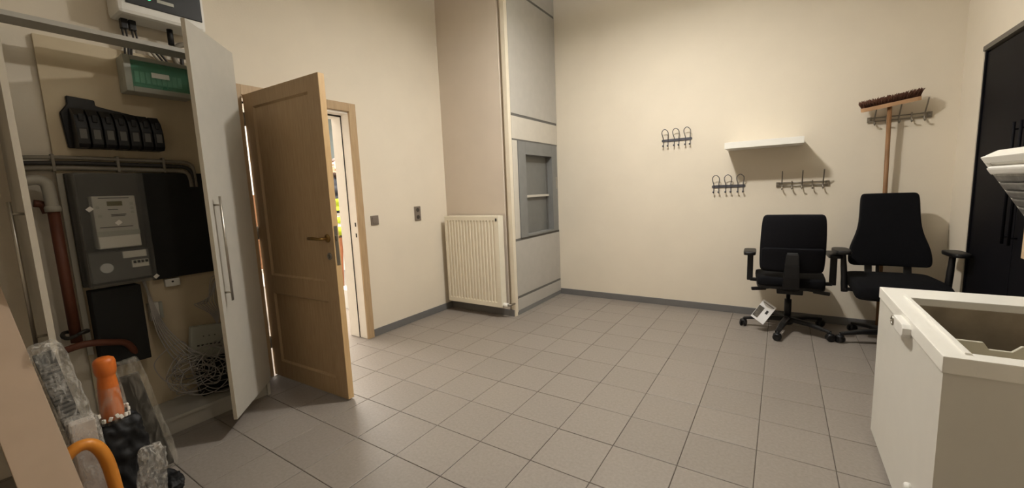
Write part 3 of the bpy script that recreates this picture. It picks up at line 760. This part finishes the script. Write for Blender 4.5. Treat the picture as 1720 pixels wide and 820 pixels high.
# inverter above the cabinet
iv = thing('solar_inverter', 'white inverter with black front and green light above the cabinet', 'inverter', (.1, -.5, 2.27))
iy0_, iy1_, iz0, iz1 = -.735, -.335, 2.285, 2.72
obj('housing', MB().box(.004, .175, iy0_, iy1_, iz0, iz1, .035, 4), 'white', iv)
obj('front_panel', MB().box(.170, .181, iy0_ + .035, iy1_ - .02, iz0 + .055, iz1 - .03, .004), 'black', iv, 'glossy black front panel')
obj('status_light', MB().lathe([(.010, 0), (.008, .003)], (.181, -.60, iz0 + .105), 14, Matrix.Rotation(PI / 2, 3, 'Y')), 'led', iv, 'glowing green status light')
obj('name_plate', MB().box(.1805, .183, -.565, -.49, iz0 + .095, iz0 + .112), 'boxgrey', iv, 'grey name plate')
for y in (-.69, -.655): obj('connector', MB().box(.05, .085, y - .014, y + .014, iz0 - .05, iz0 + .01, .004), 'black', iv)
obj('aerial_plug', MB().tube([(.08, -.49, iz0 - .085), (.08, -.49, iz0 + .01)], .015, 12), 'black', iv, 'black stub plug')
NTH = ('first', 'second', 'third', 'fourth')
for k, (ya, yb) in enumerate(((-.70, -.695), (-.685, -.68), (-.66, -.675), (-.645, -.665))):
    tag(obj('solar_cable', MB().tube([(.068, ya, iz0 - .05), (.06, ya + .004, iz0 - .10), (.05, yb, 2.15), (.045, yb - .005, 2.07)], .0048, 8, 5), 'cabled'), NTH[k] + ' thin dark cable under the inverter, counted from the near cabinet door', 'cable', 'cables under the inverter')
tag(obj('armoured_cable', MB().tube([(.07, -.37, iz0 + .01), (.07, -.37, 2.22), (.065, -.365, 2.10), (.05, -.36, 2.0)], .009, 10, 5), 'cabled'), 'black power cable dropping from the inverter corner behind the open door', 'cable')
tag(obj('flexible_conduit', MB().tube([(.05, -.33, 2.19), (.06, -.39, 2.225), (.06, -.45, 2.21), (.05, -.475, 2.16), (.05, -.46, 2.10), (.05, -.40, 2.075), (.05, -.33, 2.08)], .014, 10, 6), 'cable'), 'grey conduit curling beneath the inverter at the open door', 'cable')
for k in range(3):
    tag(obj('feed_cable', MB().tube([(.05, -.60 + k * .022, 2.20), (.05, -.585 + k * .022, 2.15), (.05, -.55 + k * .02, 2.10), (.05, -.525 + k * .016, 2.04)], .006, 8, 5), 'cabled' if k else 'cable'), ('pale cable curving down into the green distribution box', 'dark cable curving into the green distribution box, next to the pale one', 'dark cable curving into the green distribution box, next to the straight conduit')[k], 'cable', 'cables into the green box')
tag(obj('conduit_pipe', MB().tube([(.04, -.435, 2.2), (.04, -.435, 2.03)], .010, 10), 'cabled'), 'short straight conduit entering the green distribution box', 'pipe')

# distribution box with green cover
gb = thing('distribution_box', 'grey distribution box with a green see-through cover on the back board', 'fuse box', (.07, -.58, 1.9))
gx, ga, gb_, gz0, gz1 = .135, -.735, -.435, 1.895, 2.085
obj('housing', MB().box(.022, .10, ga, gb_, gz0, gz1, .010, 3), 'boxgrey', gb)
fmb = MB(); fmb.box(.098, gx, ga, ga + .03, gz0, gz1, .005); fmb.box(.098, gx, gb_ - .012, gb_, gz0, gz1, .005); fmb.box(.098, gx, ga + .03, gb_ - .012, gz0, gz0 + .028, .004); fmb.box(.098, gx, ga + .03, gb_ - .012, gz1 - .022, gz1, .004)
obj('front_frame', fmb, 'boxgrey', gb)
obj('green_cover', MB().box(.120, .130, ga + .03, gb_ - .012, gz0 + .028, gz1 - .022, .003), 'green', gb, 'green see-through cover')
ins = obj('module_row', MB().box(.098, .106, ga + .035, gb_ - .02, gz0 + .05, gz1 - .06, .002), 'boxgrey', gb)
for k in range(9): obj('breaker', MB().box(.105, .114, ga + .045 + k * .024, ga + .066 + k * .024, gz0 + .055, gz1 - .075, .002), 'label', ins)
obj('paper_label', MB().box(.1305, .132, ga + .115, ga + .195, gz0 + .088, gz0 + .115), 'label', gb, 'white paper label')
obj('catch', MB().lathe([(.011, 0), (.009, .006)], (.129, (ga + gb_) / 2 + .02, gz0 + .036), 14, Matrix.Rotation(PI / 2, 3, 'Y')), 'green', gb, 'round green catch')

# black fuse carriers
fb = thing('fuse_block', 'row of seven black fuse carriers on the back board above the cables', 'fuse block', (.08, -.79, 1.58))
obj('rear_plate', MB().prism([(-.185, .0), (.17, .0), (.17, .13), (.12, .19), (-.02, .215), (-.06, .225), (-.06, .252), (-.165, .262), (-.165, .22), (-.195, .175)], (.022, -.79, 1.585), (0, 1, 0), (0, 0, 1), (.022, 0, 0), .004, 1), 'black', fb)
for k in range(7):
    y = -.955 + k * .0505; zt = 1.782 - k * .002
    m2 = MB(); m2.prism([(0, 1.582), (.085, 1.582), (.10, 1.60), (.10, 1.68), (.080, zt - .04), (.04, zt), (0, zt)], (.044, y, 0), (1, 0, 0), (0, 0, 1), (0, .0445, 0), .006, 2)
    fc = obj('fuse_carrier', m2, 'black', fb)
    obj('rating_label', MB().box(.1425, .1455, y + .010, y + .035, 1.625, 1.672), 'greyE', fc, 'dull grey rating label')
    obj('grip', MB().box(.118, .14, y + .014, y + .033, zt - .07, zt - .035, .004), 'black', fc)

# horizontal cables on clips, bending down at the far end
for k, (z, r_, m_) in enumerate(((1.535, .010, 'cable'), (1.508, .011, 'cabled'), (1.482, .012, 'cable'))):
    yb = -.455 - k * .012
    tag(obj('mains_cable', MB().tube([(.05, CA + .02, z - .01), (.05, -1.10, z - .004), (.05, -.95, z), (.05, -.62, z - .004), (.05, yb - .05, z - .006), (.05, yb - .012, z - .02), (.05, yb, z - .055), (.05, yb + .002, 1.38)], r_, 10, 5), m_), ['uppermost grey cable run across the back board', 'dark cable in the middle of the run across the back board', 'thick pale cable lowest in the run across the back board'][k], 'cable', 'cables across the back board')
for k, y in enumerate((-1.04, -.80, -.60)):
    tag(obj('cable_clip', MB().box(.022, .064, y - .006, y + .006, 1.465, 1.55, .003), 'cable'), ('plastic cable clip on the cable run close to the grey elbow pipe', 'plastic cable clip on the cable run above the meter box', 'plastic cable clip on the cable run above the black board')[k], 'clip', 'cable clips')

# pipes at the near side of the cabinet
gp = thing('drain_pipe', 'grey elbow pipe joining a red-brown pipe inside the cabinet', 'pipe', (.09, -1.08, .1))
obj('elbow', MB().tube([(.10, -1.15, 1.415), (.10, -1.11, 1.42), (.10, -1.085, 1.405), (.10, -1.078, 1.37), (.10, -1.075, 1.28)], .024, 14, 5), 'greypipe', gp)
obj('collar', MB().lathe([(.029, 0), (.03, .02), (.026, .03)], (.10, -1.075, 1.265), 16), 'greypipe', gp)
obj('down_pipe', MB().tube([(.10, -1.075, 1.28), (.10, -1.075, .60)], .022, 14), 'redpipe', gp, 'red-brown plastic pipe')
tag(obj('pipe_ring', MB().tube([(.10 + .045 * math.cos(a), -1.075 + .045 * math.sin(a), .645 + .01 * math.sin(2 * a)) for a in [2 * PI * k / 24 for k in range(25)]], .009, 8), 'cabled'), 'dark hose looped round the foot of the red-brown pipe', 'hose')
tag(obj('water_valve', MB().tube([(.06, -1.13, 1.31), (.06, -1.10, 1.30), (.06, -1.09, 1.26)], .018, 12, 4), 'redpipe'), 'reddish pipe bend tucked beside the grey elbow pipe', 'pipe')
tag(obj('pale_trunking', MB().box(.022, .045, -1.035, -1.012, .5, 1.455, .003), 'greypipe'), 'narrow pale trunking beside the meter box', 'trunking')
tag(obj('thick_hose', MB().tube([(.18, -1.13, .59), (.19, -1.06, .60), (.17, -.97, .575), (.14, -.90, .54), (.10, -.86, .46)], .017, 10, 6), 'redpipe'), 'brownish hose arching low across the cabinet', 'hose')

# electricity meter box with clear cover
mt = thing('electricity_meter', 'electricity meter in a box with a clear cover inside the cabinet', 'meter', (.1, -.89, .86))
ma, mb_, mz0, mz1 = -1.012, -.735, .865, 1.455
obj('base_box', MB().box(.022, .075, ma, mb_, mz0, mz1, .006), 'slab', mt, 'dark grey base box')
mtr = obj('meter_unit', MB().box(.075, .145, -.945, -.775, 1.06, 1.335, .006), 'meter', mt)
obj('meter_lower_cover', MB().box(.145, .152, -.943, -.777, 1.064, 1.125, .003), 'label', mtr)
obj('dark_gap', MB().box(.1445, .1485, -.945, -.775, 1.128, 1.152), 'boxgrey', mtr)
obj('display', MB().box(.145, .1475, -.89, -.83, 1.283, 1.307, .001), 'lcd', mtr, 'olive liquid crystal display')
for z_, ya_, yb_ in ((1.322, -.92, -.80), (1.262, -.89, -.85), (1.235, -.88, -.82), (1.228, -.88, -.825), (1.17, -.93, -.80)):
    obj('printed_line', MB().box(.145, .1462, ya_, yb_, z_, z_ + .004), 'ink', mtr)
for ya_, z_ in ((-.935, 1.27), (-.93, 1.225), (-.80, 1.285), (-.80, 1.262), (-.80, 1.24)):
    obj('printed_symbol', MB().box(.145, .1462, ya_, ya_ + .014, z_, z_ + .014), 'boxgrey', mtr)
bp = obj('breaker_panel', MB().box(.075, .125, -.985, -.745, .885, 1.04, .004), 'greyE', mt)
obj('breaker', MB().box(.125, .138, -.825, -.755, .945, .985, .002), 'label', bp)
for k in range(4): obj('toggle', MB().box(.138, .146, -.820 + k * .0165, -.809 + k * .0165, .968, .982, .001), 'black', bp)
obj('warning_sticker', MB().lathe([(.026, 0), (.026, .0012)], (.1255, -.925, .958), 20, Matrix.Rotation(PI / 2, 3, 'Y')), 'reflect', bp, 'round pale sticker')
obj('paper_label', MB().box(.125, .127, -.855, -.757, 1.0, 1.036), 'label', bp, 'white paper label')
cv = MB(); cx = .185
cv.box(cx - .003, cx, ma + .012, mb_ - .006, mz0 + .004, mz1 - .004); cv.box(.075, cx, ma + .010, ma + .013, mz0 + .004, mz1 - .004); cv.box(.075, cx, mb_ - .007, mb_ - .004, mz0 + .004, mz1 - .004)
cv.box(.075, cx, ma + .012, mb_ - .006, mz0 + .001, mz0 + .004); cv.box(.075, cx, ma + .012, mb_ - .006, mz1 - .004, mz1 - .001)
obj('clear_cover', cv, 'clear', mt, 'clear plastic cover')
obj('cover_flange', MB().box(.182, .189, ma + .010, mb_ - .004, 1.045, 1.055, .001), 'clear', mt)
for (yy, zz, s_) in ((-.965, 1.27, .012), (-.745, .885, .011), (-.865, 1.195, .012)):
    obj('seal_tag', MB().rbox((cx + .002, yy, zz), (.002, s_ * 2, s_ * 1.6), Matrix.Rotation(.7, 3, 'X')), 'label', mt, 'small white seal tag')
tag(obj('black_board', MB().box(.022, .055, -.725, -.30, .845, 1.462, .003), 'darkboard'), 'large black board beside the meter box in the cabinet', 'board')
tag(obj('black_housing', MB().box(.022, .12, -1.0, -.80, .42, .845, .008), 'darkboard'), 'black housing directly below the electricity meter', 'housing')
jb = thing('junction_box', 'small beige junction box below the black board', 'junction box', (.04, -.635, .79))
obj('cover', MB().box(.022, .05, -.672, -.60, .792, .838, .004), 'label', jb); obj('screw', MB().lathe([(.006, 0), (.005, .002)], (.05, -.636, .82), 10, Matrix.Rotation(PI / 2, 3, 'Y')), 'ink', jb)
tb = thing('terminal_box', 'narrow pale terminal box beside the hanging cables', 'junction box', (.04, -.74, .61))
obj('cover', MB().box(.022, .055, -.765, -.718, .612, .715, .004), 'label', tb); obj('side_cap', MB().box(.022, .05, -.716, -.70, .615, .712, .003), 'boxgrey', tb)
ro = thing('network_switch', 'pale grey network switch box leaning low in the cabinet', 'network device', (.10, -.51, .32))
rmx = Matrix.Rotation(math.radians(-8), 3, 'X')
obj('casing', MB().rbox((.13, -.53, .43), (.035, .19, .20), rmx, .006), 'boxgrey', ro)
for k in range(6):
    pz = rmx @ Vector((0, -.055 + k * .022, -.02)); obj('port', MB().rbox(Vector((.148, -.53, .43)) + pz, (.003, .012, .009), rmx), 'ink', ro)
for k in range(3):
    pz = rmx @ Vector((0, -.03 + k * .03, .035)); obj('indicator', MB().rbox(Vector((.148, -.53, .43)) + pz, (.003, .006, .005), rmx), 'ink', ro)
tag(obj('switch_stand', MB().box(.08, .16, -.60, -.46, .10, .325, .004), 'darkboard'), 'dark block under the network switch box', 'block')
# hanging bunch and loose tangle
for k in range(6):
    o1 = random.uniform(-.012, .012)
    tag(obj('data_cable', MB().tube([(.07, -.775 + o1, .86), (.08, -.765 + k * .004, .70), (.10, -.755 + k * .010, .55), (.13 + .01 * k, -.725 + k * .018, .42), (.15 + .01 * k, -.69 + k * .024 + o1, .33 + .02 * (k % 3))], .0035, 6, 6), 'net'), 'thin pale data cable in the bunch hanging below the meter', 'cable', 'bunch of hanging data cables')
for k in range(26):
    p = Vector((random.uniform(.10, .22), random.uniform(-.76, -.36), random.uniform(.12, .42))); pts = [p]
    a = random.uniform(0, 2 * PI); rr_ = random.uniform(.06, .12); cy = random.uniform(-.66, -.45); cz = random.uniform(.22, .36)
    for j in range(7):
        a += random.uniform(.5, 1.1)
        pts.append(Vector((min(.26, max(.06, random.uniform(.08, .25))), max(-.80, min(-.34, cy + rr_ * 1.25 * math.cos(a))), max(.106, cz + rr_ * math.sin(a)))))
    tag(obj('network_cable', MB().tube(pts, .0027, 6, 6), 'net'), 'thin pale network cable in the loose tangle at the cabinet floor', 'cable', 'tangle of network cables')
for k in range(8):
    y = -.40 - k * .007
    tag(obj('patch_cable', MB().tube([(.05, -.33, .86 - k * .01), (.09, y, .80 + .02 * math.sin(k)), (.15, y - .06, .76 - .012 * k), (.17, y - .08 - .008 * k, .68), (.16, y - .06, .60), (.14, -.47, .52)], .0027, 6, 6), 'net'), 'thin pale patch cable looping above the network switch', 'cable', 'patch cables above the switch')

# ---------------------------------------------------------------- stored goods at the cabinet's near side
from mathutils import noise
def lump(c, s, amp=.02, freq=9, seed=0, sup=5, mx=None, nu=20):
    """crumpled rounded block with creases"""
    mb = MB(); t = bmesh.new(); bmesh.ops.create_cube(t, size=2); bmesh.ops.subdivide_edges(t, edges=t.edges[:], cuts=nu, use_grid_fill=True)
    off = Vector((seed * 3.7, seed * 1.3, seed * 2.1))
    for v in t.verts:
        p = v.co.copy(); l = (abs(p.x) ** sup + abs(p.y) ** sup + abs(p.z) ** sup) ** (1 / sup); p /= l
        q = Vector((p.x * s[0], p.y * s[1], p.z * s[2]))
        w = 1 - 2.2 * abs(noise.noise(q * freq + off)) + .5 * (1 - 2 * abs(noise.noise(q * freq * 2.3 + off)))
        v.co = q + p.normalized() * amp * (w - .9)
        if q.z < -s[2] * .96: v.co.z = -s[2]
    for f in t.faces: f.smooth = (seed % 2 == 0)
    mb._add(t, Matrix.Translation(c) @ (mx.to_4x4() if mx else Matrix.Identity(4))); return mb

wp = thing('wrapped_parcel', 'tall parcel in bubble wrap leaning beside the near cabinet door', 'parcel', (.87, -1.19, 0))
lean = Matrix.Rotation(math.radians(8), 3, 'X')
obj('bubble_wrap', lump(Vector((.862, -1.222, .40)), (.042, .048, .40), amp=.007, freq=24, seed=4, mx=lean, sup=7), 'bubble', wp, 'clear bubble wrap')
cf = obj('ribbed_core', MB().rbox(Vector((.855, -1.232, .41)), (.03, .05, .70), lean), 'corr', wp, 'dark ribbed core')
for k in range(20):
    obj('core_rib', MB().rbox(Vector((.872, -1.232, .41)) + lean @ Vector((0, 0, -.04 + k * .018)), (.012, .046, .008), lean), 'greyE', cf)
w2 = thing('wrapped_carton', 'short pale carton in clear bubble wrap in front of the tall parcel', 'parcel', (.955, -1.22, 0))
obj('carton', MB().box(.93, .98, -1.262, -1.198, 0, .50, .004), 'pack', w2)
obj('bubble_wrap', lump(Vector((.955, -1.23, .26)), (.034, .044, .26), amp=.005, freq=30, seed=8, sup=8), 'bubble', w2, 'clear bubble wrap')
sl = thing('film_wrapped_slab', 'dark flat slab wrapped in clear film standing before the cabinet', 'slab', (.64, -.96, 0))
lean2 = Matrix.Rotation(math.radians(9), 3, 'X') @ Matrix.Rotation(math.radians(-18), 3, 'Z')
obj('slab', MB().rbox(Vector((.62, -.985, .265)), (.022, .085, .50), lean2, .003), 'slab', sl)
obj('film', lump(Vector((.62, -.982, .295)), (.020, .058, .295), amp=.004, freq=26, seed=6, mx=lean2, sup=9), 'film', sl, 'clear film')
bg = obj('black_bag', lump(Vector((.77, -1.10, .20)), (.075, .075, .20), amp=.02, freq=13, seed=12, sup=4), 'bag')
tag(bg, 'crumpled black bag on the floor under the orange grip', 'bag')
bf = obj('black_cloth', lump(Vector((.79, -.985, .03)), (.10, .05, .03), amp=.015, freq=18, seed=14, sup=3), 'bag'); tag(bf, 'folded black cloth on the floor beside the black bag', 'cloth')
oc = thing('handle_grip', 'orange plastic handle grip sticking up from the black bag', 'handle', (.78, -1.11, .40))
obj('body', MB().lathe([(.030, .39), (.035, .40), (.037, .44), (.035, .50), (.031, .56), (.028, .585), (.029, .59), (.033, .60), (.035, .615), (.035, .645), (.031, .658), (.02, .666), (.0, .667)], (.78, -1.115, 0), 26), 'orange', oc)
obj('wrap_film', MB().lathe([(.046, .39), (.050, .41), (.048, .45), (.043, .52), (.040, .54)], (.78, -1.115, 0), 22), 'film', oc, 'clear film sleeve')
for k in range(18):
    a = 2 * PI * k / 18 + random.uniform(-.1, .1); z = .408 + random.uniform(0, .03)
    obj('foam_peg', MB().rbox(Vector((.78 + .05 * math.cos(a), -1.115 + .05 * math.sin(a), z)), (.009, .012, .017), Matrix.Rotation(a, 3, 'Z') @ Matrix.Rotation(random.uniform(-.5, .5), 3, 'X'), .003), 'label', oc, 'small white foam peg')
tag(obj('bubble_pouch', lump(Vector((.955, -1.065, .15)), (.025, .045, .15), amp=.008, freq=26, seed=22, sup=5, mx=Matrix.Rotation(math.radians(-6), 3, 'X')), 'bubble'), 'small bubble-wrap pouch standing in front of the black bag', 'pouch')
hp = thing('hoop_frame', 'orange-yellow bent tube hoop standing on the floor behind the beige plank', 'frame', (1.02, -1.15, 0))
obj('hoop', MB().tube([(1.03, -1.365, 0), (1.03, -1.358, .25), (1.03, -1.33, .36), (1.03, -1.275, .43), (1.03, -1.225, .425), (1.03, -1.195, .34), (1.03, -1.182, .15), (1.03, -1.178, 0)], .020, 14, 6), 'yellow', hp)
obj('cross_bar', MB().tube([(1.03, -1.36, .12), (1.03, -1.18, .12)], .010, 10), 'yellow', hp)
# leaning planks
def plank(name, foot, top, w, t, m, label):
    foot, top = Vector(foot), Vector(top); d = (top - foot).normalized(); sx = Vector((0, 1, 0)); sx = (sx - d * sx.dot(d)).normalized(); nn = d.cross(sx)
    mb = MB(); mb.rbox((foot + top) / 2 - sx * w / 2, (t, w, (top - foot).length), Matrix((nn, sx, d)).transposed(), .002)
    return tag(obj(name, mb, m), label, 'plank')
plank('beige_plank', (1.36, -1.256, .012), (.012, -1.408, 2.0), .125, .022, 'plank', 'pale beige plank leaning from the floor to the wall')
plank('brown_plank', (1.33, -1.44, .012), (.012, -1.59, 1.9), .10, .03, 'plankb', 'brown wooden plank leaning behind the pale beige plank')

# ---------------------------------------------------------------- things in the next room
def cardboard(x, y, z, w, d, h, label, m='cardboard'):
    t = thing('cardboard_box', label, 'box', (x, y, z))
    obj('carton', MB().box(x - w / 2, x + w / 2, y - d / 2, y + d / 2, z, z + h, .004), m, t)
    obj('tape', MB().box(x - w / 2 - .001, x + w / 2 + .001, y - .02, y + .02, z + h - .06, z + h + .002), 'reflect', t)
    return t
for k, (z, h) in enumerate(((.60, .28), (.88, .22), (1.10, .24))):
    cardboard(-1.5, .62, z, .5, .4, h, ['brown carton seen through the hinge gap, bottom of its stack', 'brown carton seen through the hinge gap, middle of its stack', 'brown carton seen through the hinge gap, top of its stack'][k])
tbl = thing('side_table', 'white side table carrying brown cartons in the next room', 'table', (-1.5, .62, 0))
obj('table_top', MB().box(-1.8, -1.2, .35, .88, .57, .60, .003), 'white', tbl)
for px_ in (-1.76, -1.24):
    for py_ in (.39, .84): obj('leg', MB().box(px_ - .02, px_ + .02, py_ - .02, py_ + .02, 0, .57), 'white', tbl)
cardboard(-1.15, 1.40, 0, .3, .26, .22, 'white carton on the floor in front of the hi-vis person', 'white')

# person in a hi-vis jacket
pe = thing('person', 'person in a yellow hi-vis jacket standing beyond the open door', 'person', (-1.52, 1.60, 0), math.radians(-50) + PI / 2 + math.radians(0))
# local frame: +y is the way the person faces, then turned towards the doorway
pe.rotation_euler = (0, 0, math.atan2(-.65, .76) - PI / 2)
def remeshed(mb, voxel, name, mats, parent, smooth_it=6, label=None):
    o = obj(name, mb, mats, parent, label, True)
    md = o.modifiers.new('r', 'REMESH'); md.mode = 'VOXEL'; md.voxel_size = voxel; md.use_smooth_shade = True
    ms = o.modifiers.new('s', 'SMOOTH'); ms.factor = .5; ms.iterations = smooth_it
    dg = bpy.context.evaluated_depsgraph_get(); me = bpy.data.meshes.new_from_object(o.evaluated_get(dg))
    o.modifiers.clear(); o.data = me
    for p in me.polygons: p.use_smooth = True
    return o
def limb(mb, pts, radii, n=14):
    for (p, q), (r0, r1) in zip(zip(pts, pts[1:]), zip(radii, radii[1:])):
        p, q = Vector(p), Vector(q); k = 6
        mb.tube([p.lerp(q, i / k) for i in range(k + 1)], [r0 + (r1 - r0) * i / k for i in range(k + 1)], n)
        mb.ball(p, r0); mb.ball(q, r1)
ST = 1.76
def arms(mb, grow=0, hand=True):
    for s in (-1, 1):
        limb(mb, [(s * .172, 0, 1.41), (s * .225, -.01, 1.14), (s * .222, .09, .92)], [.050 + grow * .6, .044 + grow * .8, .033 + grow])
def torso(mb, g=0):
    for z, rx, ry, y in ((.90, .165, .115, 0), (1.0, .158, .11, 0), (1.12, .152, .105, .005), (1.25, .168, .115, .005), (1.36, .178, .112, 0), (1.43, .15, .085, -.01)):
        mb.ball((0, y, z), 1, (rx + g, ry + g, .10), 20)
body = MB(); torso(body); arms(body)
limb(body, [(0, -.01, 1.42), (0, .0, 1.54)], [.062, .056])
for s in (-1, 1): limb(body, [(s * .095, 0, .90), (s * .10, .015, .49), (s * .105, -.01, .09)], [.092, .06, .042])
for s in (-1, 1):
    body.ball((s * .11, .06, .04), 1, (.045, .12, .04), 14)
    hc = Vector((s * .222, .115, .86)); body.ball(hc, 1, (.02, .038, .048), 12)
    for j in range(4):
        a = hc + Vector((0, -.024 + j * .017, -.035)); L_ = (.06, .07, .066, .052)[3 - j]
        body.tube([a, a + Vector((-s * .004, .006, -L_ * .5)), a + Vector((-s * .018, .010, -L_))], [.0095, .009, .0075], 8)
    body.tube([hc + Vector((-s * .008, .03, .01)), hc + Vector((-s * .02, .052, -.02)), hc + Vector((-s * .025, .056, -.045))], [.011, .010, .008], 8)
# head with face
hc = Vector((0, .015, 1.645))
body.ball(hc, 1, (.074, .094, .112), 24); body.ball(hc + Vector((0, .03, -.06)), 1, (.056, .062, .058), 18)
body.tube([hc + Vector((0, .088, .022)), hc + Vector((0, .104, -.006)), hc + Vector((0, .112, -.022))], [.010, .012, .015], 10)
body.ball(hc + Vector((0, .078, -.058)), 1, (.026, .016, .008), 12)
for s in (-1, 1):
    body.ball(hc + Vector((s * .076, -.005, -.005)), 1, (.012, .02, .032), 12); body.ball(hc + Vector((s * .032, .078, .03)), 1, (.022, .012, .007), 10)
bo = remeshed(body, .0075, 'body', 'skin', pe, 4)
jk = MB(); torso(jk, .022); arms(jk, .018); jk.ball((0, 0, .88), 1, (.196, .148, .10), 22)
limb(jk, [(0, -.012, 1.46), (0, -.008, 1.515)], [.080, .072])
jo = remeshed(jk, .011, 'hi_vis_jacket', ['hivis', 'navy', 'reflect'], pe, 5)
for p in jo.data.polygons:
    z = p.center.z
    p.material_index = 1 if z > 1.27 or z < .82 or 1.10 < z < 1.13 else (2 if (1.05 < z < 1.10 or .93 < z < .97) else 0)
tr_ = MB()
for s in (-1, 1): limb(tr_, [(s * .095, 0, .92), (s * .10, .015, .49), (s * .105, -.01, .12)], [.104, .078, .062])
tr_.ball((0, 0, .91), 1, (.166, .118, .10), 18)
remeshed(tr_, .012, 'work_trousers', 'tan', pe, 5)
sb = MB()
for s in (-1, 1): sb.ball((s * .11, .055, .05), 1, (.055, .145, .055), 16); sb.tube([(s * .105, -.01, .05), (s * .105, -.01, .15)], .058, 14)
so_ = remeshed(sb, .012, 'work_boots', 'navy', pe, 3)
hr = MB(); hr.ball(hc + Vector((0, -.012, .03)), 1, (.080, .096, .098), 20)
for v in list(hr.b.verts):
    pass
bmesh.ops.bisect_plane(hr.b, geom=hr.b.verts[:] + hr.b.edges[:] + hr.b.faces[:], plane_co=hc + Vector((0, .03, .035)), plane_no=Vector((0, .75, -.66)), clear_outer=True)
bmesh.ops.holes_fill(hr.b, edges=hr.b.edges[:])
obj('hair', hr, 'hair', bo, None, True)
for s in (-1, 1):
    ey = obj('eye', MB().ball(hc + Vector((s * .031, .079, .012)), .0100, seg=12), 'label', bo, None, True)
    obj('eyebrow', MB().tube([hc + Vector((s * .016, .096, .036)), hc + Vector((s * .034, .093, .041)), hc + Vector((s * .05, .08, .034))], .0042, 8), 'hair', bo, None, True)
    obj('iris', MB().ball(hc + Vector((s * .031, .0868, .012)), .0046, seg=8), 'ink', bo, None, True)
obj('beard', MB().ball(hc + Vector((0, .034, -.072)), 1, (.058, .060, .050), 16), 'hair', bo, 'short dark beard', True)

# ---------------------------------------------------------------- lamps of this room (above the frame)
cl = thing('pendant_lamp', 'white pendant lamp hanging in front of the clad column', 'ceiling light', (2.2, 1.15, 3.0))
obj('lamp_shade', MB().lathe([(.10, 3.0), (.12, 2.995), (.10, 3.08), (.03, 3.12), (.012, 3.13)], (2.2, 1.15, 0), 24), 'shade', cl)
obj('cord', MB().tube([(2.2, 1.15, 3.12), (2.2, 1.15, CZ)], .004, 8), 'shade', cl)
c2 = thing('pendant_lamp', 'second white pendant lamp, the one nearer the utility cabinet', 'ceiling light', (2.35, -.72, 3.06))
obj('lamp_shade', MB().lathe([(.10, 3.06), (.12, 3.055), (.10, 3.14), (.03, 3.18), (.012, 3.19)], (2.35, -.72, 0), 24), 'shade', c2)
obj('cord', MB().tube([(2.35, -.72, 3.18), (2.35, -.72, CZ)], .004, 8), 'shade', c2)
